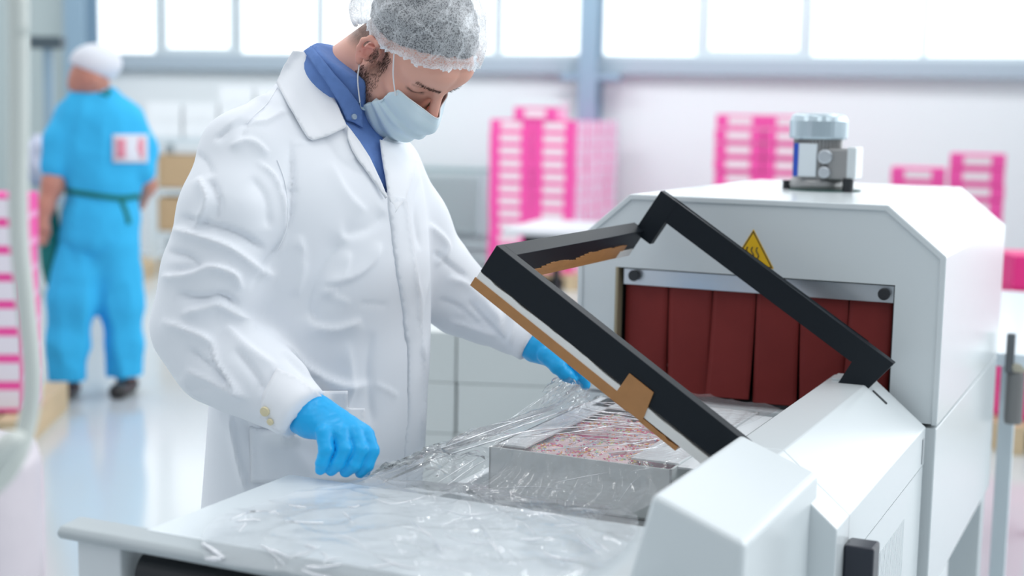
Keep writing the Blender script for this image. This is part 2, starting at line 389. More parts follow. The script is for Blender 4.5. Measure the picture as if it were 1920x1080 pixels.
# heater with ribs under the windows, on the far wall left of the pink cartons
x0, zt = onwall(775, 316, .12); x1, zb = onwall(922, 448, .12)
t = thing('radiator', 'pale ribbed wall radiator under the windows left of the tall pink carton stack', 'radiator', (WL[0]+wdv[0]*(x0+x1)/2-.12*wnv[0], WL[1]+wdv[1]*(x0+x1)/2-.12*wnv[1], zb), WRZ)
hw = (x1-x0)/2; hh = zt-zb; rm = mat('radiator_enamel', (.56, .64, .66), .5); rd = mat('teal_grey_rail', (.33, .45, .47), .5)
bm = bmesh.new()
for k in range(22): addbox(bm, -hw+.06+k*(2*hw-.2)/22, -hw+.06+(k+.62)*(2*hw-.2)/22, -.04, .02, .05, hh-.06)
addbox(bm, -hw, hw, -.01, .04, .03, hh-.04); bmobj('panel', bm, rm, t, bevel=.004)
bm = bmesh.new(); addtube(bm, [(-hw-.6, 0, hh), (hw+.35, 0, hh)], .022); bmobj('top_rail', bm, rd, t)
bm = bmesh.new()
for z in (-.06, -.20): addtube(bm, [(-hw-.6, 0, z), (hw+.35, 0, z)], .03)
bmobj('pipe', bm, rm, t)
bm = bmesh.new(); addtube(bm, [(hw-.10, -.03, .02), (hw-.10, -.03, hh-.02)], .02); bmobj('end_frame', bm, PALE_FRAME, t)

# =================================================================== MACHINE
def onu(x, y, u):
    v = ray(x, y); p = CPOS+v*((u-U@CPOS)/(U@v)); return float(p@W), float(p[2])
def onw(x, y, w):
    v = ray(x, y); p = CPOS+v*((w-W@CPOS)/(W@v)); return float(p@U), float(p[2])
def machine(name, label, cat, u0, w0, z0=0, group=None):
    p = MW(u0, w0, z0); t = thing(name, label, cat, tuple(p), -HEAD, group); t['_o'] = (w0, u0, z0); return t
def mp(o, t):                                                     # part drawn in (w, u, z)
    k = t['_o']; o.location = (-k[0], -k[1], -k[2]); return o

# ---- shrink tunnel
TU = machine('shrink_tunnel', 'large white enclosed heat tunnel with angled hood, a red curtained opening and a motor', 'machine', 3.4, -.8)
UF = 2.897
outer = [(-1.19, .853), (-1.19, 1.190), (-1.073, 1.290), (-.524, 1.290), (-.406, 1.193), (-.406, .853)]
inner = [(-1.178, .853), (-1.178, 1.184), (-1.0685, 1.278), (-.529, 1.278), (-.418, 1.187), (-.418, .853)]
bm = bmesh.new()
n = len(outer)
for u0, u1 in ((2.892, 3.93),):
    vo0 = [bm.verts.new((p[0], u0, p[1])) for p in outer]; vo1 = [bm.verts.new((p[0], u1, p[1])) for p in outer]
    vi0 = [bm.verts.new((p[0], u0, p[1])) for p in inner]; vi1 = [bm.verts.new((p[0], u1, p[1])) for p in inner]
    for i in range(n-1):
        bm.faces.new((vo0[i], vo0[i+1], vo1[i+1], vo1[i])); bm.faces.new((vi0[i+1], vi0[i], vi1[i], vi1[i+1]))
        bm.faces.new((vo0[i+1], vo0[i], vi0[i], vi0[i+1])); bm.faces.new((vo1[i], vo1[i+1], vi1[i+1], vi1[i]))
    for i in (0, n-1): bm.faces.new((vo0[i], vo1[i], vi1[i], vi0[i]))
mp(bmobj('hood', bm, WHITE_PAINT, TU, bevel=.0025), TU)
def tz(x):
    for (a, za), (b, zb) in zip(inner[1:], inner[2:]):
        if a <= x <= b: return za+(zb-za)*(x-a)/(b-a)
OL, OR_, OT = -1.102, -.503, 1.130
for nm_, u0, u1 in (('front_panel', UF, UF+.012), ('rear_panel', 3.90, 3.912)):
    bm = bmesh.new()
    addprism(bm, [(-1.178, .855), (-1.178, 1.184), (OL, tz(OL)), (OL, .855)], u0, u1)
    addprism(bm, [(OL, OT), (OL, tz(OL)), (-1.0685, 1.278), (-.529, 1.278), (OR_, tz(OR_)), (OR_, OT+.0)], u0, u1)
    addprism(bm, [(OR_, .855), (OR_, tz(OR_)), (-.418, 1.187), (-.418, .855)], u0, u1)
    bmesh.ops.remove_doubles(bm, verts=bm.verts, dist=.0001); mp(bmobj(nm_, bm, WHITE_PAINT, TU), TU)
bm = bmesh.new()
addbox(bm, OL-.001, OL+.004, UF+.012, 3.89, .86, OT); addbox(bm, OR_-.004, OR_+.001, UF+.012, 3.89, .86, OT); addbox(bm, OL, OR_, UF+.06, 3.89, OT-.002, OT+.006); addbox(bm, OL, OR_, 3.3, 3.31, .855, OT); addbox(bm, OL, OR_, UF+.03, 3.88, .849, .855)
mp(bmobj('chamber_lining', bm, DARK_GAP, TU), TU)
bm = bmesh.new(); addbox(bm, OL, OL+.006, UF-.001, UF+.03, .856, OT); mp(bmobj('opening_trim', bm, mat('worn_brass_edge', (.35, .30, .2), .5), TU), TU)
bm = bmesh.new(); addbox(bm, -1.088, OR_-.002, UF+.012, UF+.018, 1.092, 1.127)
mp(bmobj('curtain_rail', bm, ALU, TU, bevel=.001), TU)
for kx, kz in ((-1.060, 1.1135), (-.524, 1.1105)):
    bm = bmesh.new(); addcyl(bm, (kx, UF+.014, kz), (kx, UF-.004, kz), .0105, .0125, 24); mp(bmobj('rail_knob', bm, BLACK_PLASTIC, TU, bevel=.002), TU)
sl = [-1.086, -.987, -.888, -.792, -.698, -.597, -.505]
for i, (a, b) in enumerate(zip(sl, sl[1:])):                      # silicone strips of the entrance curtain
    bm = bmesh.new(); nx, nz = 8, 14; V = []; ov = .006
    for side in (0, 1):
        for j in range(nz+1):
            tz_ = j/nz; z = 1.096-(.237+.004*math.sin(i*2.3))*tz_; curl = (tz_**2)*(.010*math.sin(i*1.9+1)); sk = .006*math.sin(i*2.1)*tz_**1.5
            for k in range(nx+1):
                s = k/nx; x = a-ov*0+(b-a-.0025)*s + sk
                y = UF+.026+.004*math.sin(math.pi*s)*-1*tz_ + curl + .010*(s-.5)*(tz_**1.2)*(1 if i % 2 else .6) + side*.002
                V.append(bm.verts.new((x, y, z)))
    def id_(s, j, k): return V[s*(nx+1)*(nz+1)+j*(nx+1)+k]
    for j in range(nz):
        for k in range(nx):
            bm.faces.new((id_(0, j, k), id_(0, j+1, k), id_(0, j+1, k+1), id_(0, j, k+1))); bm.faces.new((id_(1, j, k), id_(1, j, k+1), id_(1, j+1, k+1), id_(1, j+1, k)))
    for j in range(nz):
        for k in (0, nx): bm.faces.new((id_(0, j, k), id_(0, j+1, k), id_(1, j+1, k), id_(1, j, k)))
    mp(bmobj('curtain_strip', bm, RED, TU, smooth=True), TU)
# warning sign: yellow triangle, black border, three heat waves over a bar
def tri(c, r, u, m, name, par, hgt=.004):
    pts = [(c[0], c[1]+r*1.0), (c[0]-r*.866, c[1]-r*.5), (c[0]+r*.866, c[1]-r*.5)]
    bm = bmesh.new(); addprism(bm, pts, u, u+.001); return mp(bmobj(name, bm, m, par), TU)
sc_ = (-.798, 1.1745)
sg = tri(sc_, .0535, UF-.0012, YELLOW, 'warning_sign', TU); sg['label'] = 'yellow hot surface warning triangle'
def ring(c, r0, r1, u):
    bm = bmesh.new(); A = []; B = []
    for k in range(3):
        a = math.pi/2+k*2*math.pi/3
        A.append((c[0]+r0*math.cos(a), c[1]+r0*math.sin(a))); B.append((c[0]+r1*math.cos(a), c[1]+r1*math.sin(a)))
    for k in range(3):
        q = [A[k], A[(k+1) % 3], B[(k+1) % 3], B[k]]; addprism(bm, q, u, u+.0006)
    return bm
o = mp(bmobj('sign_border', ring(sc_, .0505, .0465, UF-.0018), BLACK_PLASTIC, sg), TU); o.location = (0, 0, 0)
bm = bmesh.new()
for k in (-1, 0, 1):
    pts = [(sc_[0]+k*.0105+.0028*math.sin(s*6.28), UF-.0018, sc_[1]-.008+s*.024) for s in [i/10 for i in range(11)]]; addtube(bm, pts, .0012, 6)
addbox(bm, sc_[0]-.020, sc_[0]+.020, UF-.0024, UF-.0014, sc_[1]-.0165, sc_[1]-.0135)
o = bmobj('heat_symbol', bm, BLACK_PLASTIC, sg)
# motor on the hood
MWX, MU_, MZ = -.792, 3.42, 1.290
bm = bmesh.new(); addlathe(bm, [(.062, MZ), (.066, MZ+.012), (.064, MZ+.022), (.057, MZ+.030), (.057, MZ+.035)], MWX, MU_); addlathe(bm, [(.056, MZ+.03), (.056, MZ+.125)], MWX, MU_)
for k in range(40):
    a = k*math.pi/20; addbox(bm, MWX+.055*math.cos(a)-.002, MWX+.055*math.cos(a)+.002, MU_+.055*math.sin(a)-.005, MU_+.055*math.sin(a)+.005, MZ+.034, MZ+.124)
mo = mp(bmobj('motor', bm, CASTM, TU), TU)
bm = bmesh.new(); addlathe(bm, [(.066, MZ+.122), (.069, MZ+.126), (.069, MZ+.165), (.064, MZ+.178), (.052, MZ+.183), (.02, MZ+.184)], MWX, MU_, 40)
bmobj('fan_cover', bm, COVERM, mo, smooth=False, bevel=.002)
bm = bmesh.new(); addbox(bm, MWX-.040, MWX+.012, MU_-.064, MU_-.055, MZ+.034, MZ+.112); bmobj('name_plate', bm, LABEL, mo, bevel=.001, label='pale name plate with a blue edge')
bm = bmesh.new(); addbox(bm, MWX-.042, MWX-.031, MU_-.0655, MU_-.055, MZ+.034, MZ+.112); bmobj('plate_stripe', bm, BLUE_LABEL, mo)
bm = bmesh.new(); addbox(bm, MWX+.035, MWX+.098, MU_-.055, MU_+.02, MZ+.028, MZ+.102); bmobj('terminal_box', bm, CASTM, mo, bevel=.005)
bm = bmesh.new(); addbox(bm, MWX+.082, MWX+.104, MU_-.058, MU_+.023, MZ+.030, MZ+.106); bmobj('terminal_cover', bm, WHITE_PAINT, mo, bevel=.004)
bm = bmesh.new(); addcyl(bm, (MWX+.032, MU_-.068, MZ+.082), (MWX+.032, MU_-.05, MZ+.082), .017, n=24); addcyl(bm, (MWX+.032, MU_-.068, MZ+.045), (MWX+.032, MU_-.05, MZ+.045), .014, n=24); bmobj('cable_gland', bm, ALU, mo, bevel=.003)
for fx, fy, fh, fr in ((.086, -.05, .032, .013), (-.068, -.02, .022, .009)):
    bm = bmesh.new(); addcyl(bm, (MWX+fx, MU_+fy, MZ+.001), (MWX+fx, MU_+fy, MZ+fh), fr); bmobj('mounting_foot', bm, BLACK_PLASTIC, mo)
bm = bmesh.new(); addlathe(bm, [(.085, MZ+.0), (.085, MZ+.003)], MWX+.02, MU_); bmobj('base_gasket', bm, mat('dark_green_gasket', (.03, .09, .08), .6), mo)
# tunnel base with controls
bm = bmesh.new(); addprism(bm, [(-1.172, .49), (-1.172, .846), (-.408, .846), (-.408, .49)], 2.90, 3.93); mp(bmobj('base_cabinet', bm, WHITE_PAINT, TU, bevel=.003), TU)
for wv in (-1.12, -.452):
    for uv in (2.93, 3.86): mp(boxobj('leg', wv-.038, wv+.038, uv-.028, uv+.04, 0, .49, WHITE_PAINT, TU, bevel=.003), TU)
bm = bmesh.new(); addcyl(bm, (-1.134, 2.90, .823), (-1.134, 2.875, .823), .016, .011, 24); mp(bmobj('control_knob', bm, BLACK_PLASTIC, TU), TU)
bm = bmesh.new(); addbox(bm, -1.108, -1.092, 2.895, 2.901, .825, .84); mp(bmobj('rocker_switch', bm, BLACK_PLASTIC, TU), TU)

# ---- outfeed table behind the tunnel
OT_ = machine('outfeed_table', 'pale glossy outfeed table behind the heat tunnel at the right edge', 'table', 4.6, -.75)
mp(boxobj('table_top', -1.15, -.335, 3.95, 5.5, .815, .85, mat('pale_gloss_top', (.72, .80, .86), .15), OT_, bevel=.003), OT_)
mp(boxobj('edge_band', -.334, -.325, 3.97, 5.5, .80, .832, BLACK_PLASTIC, OT_), OT_)
for a, b in ((-.39, 4.1), (-.39, 5.3), (-1.1, 4.1), (-1.1, 5.3)): mp(boxobj('leg', a-.02, a+.02, b-.02, b+.02, 0, .815, PALE_FRAME, OT_), OT_)
# clamp on the tunnel's far corner
t = machine('clamp_fixture', 'small grey metal clamp with a canister hanging at the far corner of the heat tunnel', 'fixture', 3.96, -.36, .6)
bm = bmesh.new(); addbox(bm, -.388, -.366, 3.945, 3.965, .80, .905); mp(bmobj('bracket', bm, mat('dark_grey_metal', (.12, .13, .14), .5), t, bevel=.003), t)
bm = bmesh.new(); addlathe(bm, [(.022, .66), (.024, .67), (.024, .795), (.020, .805)], -.362, 3.975, 20); mp(bmobj('canister', bm, mat('grey_zinc', (.22, .22, .22), .45, metal=.4), t, smooth=False), t)
bm = bmesh.new(); addlathe(bm, [(.027, .803), (.031, .812), (.031, .822), (.016, .835)], -.362, 3.975, 20); mp(bmobj('cap', bm, mat('pale_brass', (.45, .42, .33), .45), t, smooth=False), t)

# ---- L-bar sealer
SE = machine('film_sealer', 'white film sealer with a raised black sealing frame in front of the red curtain', 'machine', 2.4, -.8)
prof = [(-.61, .30), (-.61, .943), (-.53, .943), (-.424, .854), (-.424, .778), (-.47, .778), (-.47, .30)]
bm = bmesh.new(); addprism(bm, prof, 2.150, 2.868); mp(bmobj('arm_housing', bm, WHITE_PAINT, SE, bevel=.002), SE)
bm = bmesh.new(); addprism(bm, [(-.612, .28), (-.612, .9432), (-.53, .9432), (-.4236, .8542), (-.4236, .28)], 2.060, 2.1485); mp(bmobj('end_cap', bm, WHITE_PAINT, SE, bevel=.002), SE)
bm = bmesh.new(); addprism(bm, [(-.47, .28), (-.47, .7755), (-.4255, .7755), (-.4255, .28)], 2.151, 2.866)
for k in range(26): addbox(bm, -.4258, -.4250, 2.36+k*.0125, 2.36+k*.0125+.009, .54, .715)
mp(bmobj('vent_panel', bm, WHITE_PAINT, SE), SE)
bm = bmesh.new(); addbox(bm, -.427, -.4225, 2.835, 2.852, .785, .835); mp(bmobj('latch_recess', bm, mat('recess_grey', (.35, .38, .40), .5), SE), SE)
bm = bmesh.new(); addprism(bm, [(-.588, .972), (-.464, .924), (-.464, .42), (-.73, .42)], 1.70, 2.105); mp(bmobj('control_cabinet', bm, WHITE_PAINT, SE, bevel=.009, seg=3), SE)
bm = bmesh.new(); addbox(bm, -.4235, -.378, 2.115, 2.165, .55, onu(1610, 1026, 2.115)[1]); mp(bmobj('door_handle', bm, mat('near_black_plastic', (.012, .016, .028), .35), SE, bevel=.004, label='black plastic handle'), SE)
bm = bmesh.new(); addbox(bm, -1.12, -.62, 1.985, 2.868, .22, .775); addbox(bm, -1.135, -1.115, 1.985, 2.868, .60, .80); addbox(bm, -1.12, -.615, 2.84, 2.868, .7, .83)
for a in (-1.06, -.5):
    for b in (2.05, 2.78): addbox(bm, a-.03, a+.03, b-.03, b+.03, 0, .23)
mp(bmobj('bed_cabinet', bm, WHITE_PAINT, SE, bevel=.003), SE)
mp(boxobj('conveyor_belt', -1.08, -.64, 2.02, 2.83, .7745, .7950, mat('grey_belt', (.30, .32, .33), .6), SE, bevel=.004), SE)
ax_, nx_ = (-.839, .545), (.545, .839)
def an(A, N): return (ax_[0]*A+nx_[0]*N, ax_[1]*A+nx_[1]*N)
bm = bmesh.new()
far = [an(*p) for p in ((1.518, .5706), (1.518, .466), (1.474, .466), (1.474, .5226), (1.008, .5226), (1.002, .462), (.952, .458), (.939, .5706))]
for q in ([(1.518, .5706), (1.518, .466), (1.474, .466), (1.474, .5706)], [(1.474, .5706), (1.474, .5226), (1.006, .5226), (1.006, .5706)], [(1.006, .5706), (1.000, .455), (.955, .455), (.939, .5706)]):
    addprism(bm, [an(*p) for p in q], 2.776, 2.800)
bmesh.ops.remove_doubles(bm, verts=bm.verts, dist=.0005)
addprism(bm, [an(*p) for p in ((1.530, .482), (1.530, .428), (.985, .428), (.985, .482))], 2.124, 2.150)
addprism(bm, [an(*p) for p in ((1.530, .4815), (1.530, .430), (1.500, .430), (1.500, .4815))], 2.150, 2.786)
FR = mp(bmobj('sealing_frame', bm, BLACK_STEEL, SE, bevel=.0018, label='black steel frame raised at an angle'), SE)
def ragged(bm, a0, a1, n0, n1, u, th, seed, nn=46, up=.004):
    rr = random.Random(seed); T = []; B = []; h = n1
    for k in range(nn+1):
        A = a0+(a1-a0)*k/nn; h += rr.uniform(-1, 1)*up*.45
        if rr.random() < .12: h = n1+rr.uniform(-1, 1)*up
        h = min(n1+up, max(n1-up, h)); T.append(an(A, h)); B.append(an(A, n0))
    for k in range(nn): addprism(bm, [B[k], B[k+1], T[k+1], T[k]], u, u+th)
bm = bmesh.new(); ragged(bm, .99, 1.529, .408, .4255, 2.1225, .031, 3, up=.0022); bmobj('teflon_strip', bm, TEFLON, FR)
bm = bmesh.new(); addprism(bm, [an(*p) for p in ((1.531, .398), (1.531, .415), (1.19, .415), (1.19, .398))], 2.1212, 2.154)
ragged(bm, .985, 1.03, .398, .409, 2.1212, .03, 8, 6, .003)
pa = [an(*p) for p in ((1.222, .452), (1.172, .452), (1.160, .400), (1.222, .400))]; addprism(bm, pa, 2.1205, 2.128)
ragged(bm, 1.09, 1.165, .398, .406, 2.1212, .03, 9, 8, .003)
bmobj('brown_tape', bm, TAPE, FR, label='brown tape along the near sealing bar')
bm = bmesh.new(); rr = random.Random(4)
N_ = 30; h = .441
for k in range(N_):
    u0 = 2.20+(2.72-2.20)*k/N_; u1 = 2.20+(2.72-2.20)*(k+1)/N_; h = min(.452, max(.438, h+rr.uniform(-.003, .0038)+.0002))
    q = [an(1.4985, .428), an(1.4985, h), an(1.500, h), an(1.500, .428)]; addprism(bm, q, u0, u1)
addprism(bm, [an(1.4985, .420), an(1.4985, .431), an(1.529, .431), an(1.529, .420)], 2.16, 2.76)
bmobj('tape_inside_front_bar', bm, TAPE, FR)
bm = bmesh.new(); addprism(bm, [an(1.4975, .420), an(1.4975, .437), an(1.4995, .437), an(1.4995, .420)], 2.70, 2.775); bmobj('teflon_end', bm, TEFLON, FR)
u0_, z0_ = 2.788, .93
bm = bmesh.new(); p0 = (-.516, .9315); p1 = (-.488, .9085)
addprism(bm, [(p0[0], p0[1]-.004), (p0[0], p0[1]+.0012), (p1[0], p1[1]+.0012), (p1[0], p1[1]-.004)], 2.783, 2.793); mp(bmobj('arm_slot', bm, BLACK_PLASTIC, SE), SE)
bm = bmesh.new(); addprism(bm, [(-.532, .9435), (-.60, .9435), (-.60, .9475), (-.532, .9475)], 2.80, 2.86); mp(bmobj('cover_flap', bm, WHITE_PAINT, SE), SE)

# ---- film table in front of the sealer
FT = machine('film_table', 'pale steel film table in the foreground under loose plastic film', 'table', 1.75, -1.0)
mp(boxobj('table_top', -1.315, -.60, 1.585, 1.952, .828, .850, TABLE_STEEL, FT, bevel=.003), FT)
bm = bmesh.new(); q = [(1.552, .826), (1.546, .832), (1.546, .838), (1.553, .8455), (1.594, .8490), (1.600, .846), (1.600, .826)]
A = [bm.verts.new((-1.445, p[0], p[1])) for p in q]; B = [bm.verts.new((-.60, p[0], p[1])) for p in q]; bm.faces.new(A); bm.faces.new(B[::-1])
for i in range(len(q)): bm.faces.new((A[i], B[i], B[(i+1) % len(q)], A[(i+1) % len(q)]))
mp(bmobj('front_bar', bm, mat('grey_bar_metal', (.42, .47, .49), .4), FT, bevel=.003), FT)
bm = bmesh.new(); addcyl(bm, (-1.32, 1.60, .782), (-.62, 1.60, .782), .034, n=28); mp(bmobj('roller', bm, BLACK_PLASTIC, FT, label='black roller under the table'), FT)
bm = bmesh.new(); addbox(bm, -1.42, -1.34, 1.56, 1.64, .70, .828); addbox(bm, -1.30, -.60, 1.90, 1.95, .70, .83); mp(bmobj('roller_bracket', bm, WHITE_PAINT, FT, bevel=.004), FT)
for a in (-1.37, -.68):
    for b in (1.60, 1.92):
        if a < -1 and b > 1.8: a = -1.28
        mp(boxobj('leg', a-.02, a+.02, b-.02, b+.02, 0, .80, WHITE_PAINT, FT, bevel=.003), FT)

# =================================================================== CARTON OF COOKIES AND FILM
BX = machine('cookie_carton', 'open white carton of cookies under plastic film on the sealer bed', 'box', 2.42, -.88, .795)
b0, b1, c0, c1, bz0, bz1 = 2.16, 2.69, -1.045, -.715, .796, .886
bm = bmesh.new()
addbox(bm, c0, c1, b0, b1, bz0, bz0+.004)
for q in ((c0, c0+.004, b0, b1), (c1-.004, c1, b0, b1), (c0, c1, b0, b0+.004), (c0, c1, b1-.004, b1)): addbox(bm, *q, bz0, bz1)
mp(bmobj('tray', bm, CARD_GREY, BX), BX)
for nm, q in (('flap', (c0+.001, c0+.055, b0+.03, b1-.02)), ('flap', (c1-.085, c1-.001, b0+.04, b1-.02)), ('flap', (c0+.02, c1-.02, b1-.11, b1-.004))):
    mp(boxobj(nm, *q, bz1-.003+(.002 if q[0] > -1 else 0), bz1+(.002 if q[0] > -1 else 0), CARD_WHITE, BX), BX)
bm = bmesh.new(); addbox(bm, c1-.004, c1+.035, b0-.0+.03, b1-.03, bz1-.004, bz1-.001)
mp(bmobj('flap', bm, CARD_WHITE, BX), BX)
sprk = [mat('sprinkle_'+n_, c, .4) for n_, c in (('pink', (.75, .08, .28)), ('orange', (.85, .38, .05)), ('yellow', (.85, .75, .25)), ('green', (.35, .65, .45)), ('white', (.85, .85, .85)), ('blue', (.35, .55, .8)))]
icing = mat('pale_pink_icing', (.80, .60, .62), .4); bisc = mat('pink_biscuit', (.62, .08, .24), .6)
ck = None; rr = random.Random(11)
for i in range(4):
    for j in range(3):
        for lay in (0,):
            x = c0+.075+j*.078+rr.uniform(-.006, .006); y = b0+.07+i*.105+rr.uniform(-.008, .008); z = bz0+.062+rr.uniform(-.003, .004)
            if ck is None:
                ck = thing('cookie', '', 'cookie', (0, 0, 0))
                bm = bmesh.new(); addlathe(bm, [(.030, -.050), (.044, -.046), (.046, -.01), (.044, .002)], 0, 0, 24); b_ = bmobj('biscuit', bm, bisc, ck, smooth=True)
                bm = bmesh.new(); addlathe(bm, [(.043, .0), (.044, .006), (.036, .015), (.02, .019), (.004, .020)], 0, 0, 24); bmobj('icing', bm, icing, ck, smooth=True)
                bm = bmesh.new()
                for k in range(150):
                    a = rr.uniform(0, 6.28); r_ = .042*math.sqrt(rr.random()); zz = .021-.013*(r_/.044)**2; t_ = rr.uniform(0, 6.28); l_ = .0035
                    nf = len(bm.faces); addtube(bm, [(r_*math.cos(a)-l_*math.cos(t_), r_*math.sin(a)-l_*math.sin(t_), zz+.001*rr.random()), (r_*math.cos(a)+l_*math.cos(t_), r_*math.sin(a)+l_*math.sin(t_), zz+.002*rr.random())], .0013, 5)
                    bm.faces.ensure_lookup_table(); mi = rr.choice((0, 0, 1, 1, 2, 3, 4, 4, 5))
                    for f in bm.faces[nf:]: f.material_index = mi
                o = bmobj('sprinkles', bm, sprk, ck); o['kind'] = 'stuff'; cur = ck
            else:
                cur = ck.copy(); COL.objects.link(cur)
                for ch in ck.children:
                    c_ = ch.copy(); COL.objects.link(c_); c_.parent = cur
            cur.location = tuple(MW(y, x, z)); cur.rotation_euler = (rr.uniform(-.12, .12), rr.uniform(-.12, .12), rr.uniform(0, 6))
            props(cur, 'iced cookie with coloured sprinkles, %s in the %s row of the carton' % (('left', 'middle', 'right')[j], ('nearest', 'second', 'third', 'farthest')[i]), 'cookie', 'cookies in the open carton')

FILMF = film_material('thin_taut_film', .0, .30, .05, .05, (20, 40, 30), .2, dist=.004)
FILM = film_material('clear_film', .0, .65, .05, .10, (36, 80, 50), .34, dist=.006)
FILMT = film_material('loose_clear_film', .0, .7, .05, .14, (36, 80, 50), .34, dist=.006)
FILM2 = film_material('crumpled_film', .01, 1.1, .05, .05, (40, 40, 40), .5, dist=.006)
def coons(grid, nu, nv):
    """smooth surface through a grid of 3-D points"""
    rows = [smooth_path(r, nv) for r in grid]; cols = [smooth_path([r[j] for r in rows], nu) for j in range(len(rows[0]))]
    return np.array(cols).transpose(1, 0, 2)
def ridged(p, sc, seed=0):
    v = noise.noise(Vector((p[0]*sc[0]+seed, p[1]*sc[1], p[2]*sc[2]))); return 1-abs(v)*2.4
def sheet(name, grid, nu, nv, m, parent, base, wr, label=None):
    S = coons(grid, nu, nv); a, b = S.shape[:2]; du = np.gradient(S, axis=0); dv = np.gradient(S, axis=1); N = np.cross(du, dv); N /= np.linalg.norm(N, axis=2)[..., None]+1e-9
    if (N*(CPOS-S)).sum() < 0: N = -N
    for i in range(a):
        for j in range(b): S[i, j] += N[i, j]*wr(i/(a-1), j/(b-1), S[i, j])
    F = [(i*b+j, i*b+j+1, (i+1)*b+j+1, (i+1)*b+j) for i in range(a-1) for j in range(b-1)]
    return meshobj(name, S.reshape(-1, 3)-np.array(base), F, m, parent, True, label)
FB = MW(1.9, -1.0, .852)
FI = thing('plastic_film', 'clear crinkled plastic film stretched from the table over the cookie carton', 'film', tuple(FB))
def fold_w(dirx, diry, sc1, amp, seed):
    def f(s, t, p):
        q = p@W*dirx+p@U*diry; r_ = p@U*dirx-p@W*diry
        a = ridged((q*sc1, r_*sc1*.25, 0), (1, 1, 1), seed)**3; b = ridged((q*sc1*2.3+7, r_*sc1*.7, 3), (1, 1, 1), seed)**2
        return amp*(a+.35*b)
    return f
# loose sheet lying on the table top
g = []
for u, ws in ((1.535, (-1.17, -1.02, -.86, -.66)), (1.60, (-1.22, -1.03, -.84, -.66)), (1.72, (-1.23, -1.05, -.85, -.655)), (1.85, (-1.20, -1.04, -.86, -.665)), (1.955, (-1.17, -1.04, -.87, -.70)), (2.015, (-1.13, -1.04, -.90, -.76)), (2.03, (-1.11, -1.03, -.91, -.80))):
    g.append([MW(u, w, {1.535: .835, 2.015: .842, 2.03: .815}.get(u, .855)) for w in ws])
def w1(s, t, p):
    q = p@W; r_ = p@U
    a = max(0, ridged((q*5+r_*4, q*2.0-r_*7, 0), (1, 1, 1), 2))**3*.008+max(0, ridged((q*9-r_*5, r_*9+q*4, 1), (1, 1, 1), 5))**3*.005+.0035*(1+noise.noise(Vector((q*14+r_*5, r_*11-q*5, 4))))
    return a+.0006*noise.noise(Vector((q*40, r_*40, 0)))+.0006
sheet('loose_sheet', g, 26, 46, FILMT, FI, FB, w1)
# stretched sheet: hands line on the left, down over the carton on the right
H0 = at(690, 893, 2.262); H1 = at(1062, 712, 2.66)
def lerp(a, b, t): return a+(b-a)*t
g = []
for t_, ww, zz in ((0, (-1.12, -1.0, -.86, -.72), (.854, .853, .853, .853)), (.15, (-1.10, -.99, -.86, -.70), (.872, .870, .868, .864)), (.236, (-1.09, -.99, -.86, -.70), (.900, .899, .897, .893)), (.40, (-1.06, -.96, -.84, -.70), (.902, .901, .899, .893)), (.62, (-1.02, -.95, -.83, -.69), (.915, .908, .903, .897)), (.82, (-1.04, -.96, -.83, -.68), (.93, .918, .906, .897)), (1.0, (-1.06, -.97, -.84, -.68), (.935, .915, .902, .892))):
    u = lerp(1.97, 2.72, t_); sag = -.020*math.sin(math.pi*t_); L0 = lerp(H0, H1, t_)+np.array([0, 0, sag])
    L1 = lerp(L0, MW(u, ww[0], zz[0]), .5)+np.array([0, 0, -.010])
    g.append([L0, L1]+[MW(u, w, z) for w, z in zip(ww, zz)])
def w2(s, t, p):                                                # long creases running hand to hand
    q = t*8+s*1.5
    a = max(0, ridged((q*1.0, s*1.1, 0), (1, 1, 1), 11))**3*.010+max(0, ridged((q*2.4, s*1.8, 0), (1, 1, 1), 4))**3*.005+.0012*noise.noise(Vector((q*8, s*10, 0)))
    return a*(.5+.5*math.sin(math.pi*min(1, s*1.0+.1)))
sheet('stretched_sheet', g, 24, 40, FILM, FI, FB, w2)
# front fall over the carton wall and crumpled mass beside it
g = [[MW(2.0, w, .853) for w in (-1.10, -1.0, -.86, -.72)], [MW(2.07, w, .846) for w in (-1.10, -1.0, -.86, -.72)], [MW(2.140, w, .850) for w in (-1.11, -1.0, -.86, -.70)], [MW(2.148, w, .889) for w in (-1.10, -1.0, -.86, -.69)], [MW(2.18, w, .892) for w in (-1.09, -1.0, -.86, -.69)]]
sheet('front_fall', g, 12, 40, FILMF, FI, FB, fold_w(1, .4, 9, .0012, 3))
def crumple(name, pts, nu, nv, amp, sc, seed):
    rc_ = random.Random(seed)
    def f(s, t, p):
        return rc_.uniform(-1, 1)*amp*.55+amp*.6*noise.noise(Vector((p@W*sc*.6+seed, p@U*sc*.6, p[2]*sc*.6)))
    o = sheet(name, pts, nu, nv, FILM2, FI, FB, f); o.data.polygons.foreach_set('use_smooth', [False]*len(o.data.polygons)); return o
crumple('crumpled_fold', [[MW(u, w, z+.012*((i+j) % 2)) for j, (w, z) in enumerate(((-1.19, .845), (-1.15, .868), (-1.10, .880), (-1.055, .86)))] for i, u in enumerate((1.99, 2.05, 2.12, 2.2, 2.3))], 6, 7, .008, 26, 1)
g = [[at(1000, 790, 2.56), at(1030, 792, 2.57), at(1070, 785, 2.58), at(1105, 765, 2.62)], [at(1008, 760, 2.60), at(1035, 755, 2.58), at(1070, 750, 2.585), at(1106, 745, 2.63)], [at(1022, 728, 2.64), at(1045, 722, 2.61), at(1072, 722, 2.60), at(1104, 732, 2.65)], [at(1046, 706, 2.665), at(1058, 704, 2.65), at(1074, 706, 2.65), at(1096, 722, 2.67)]]
crumple('gathered_bunch', g, 6, 6, .006, 42, 4)
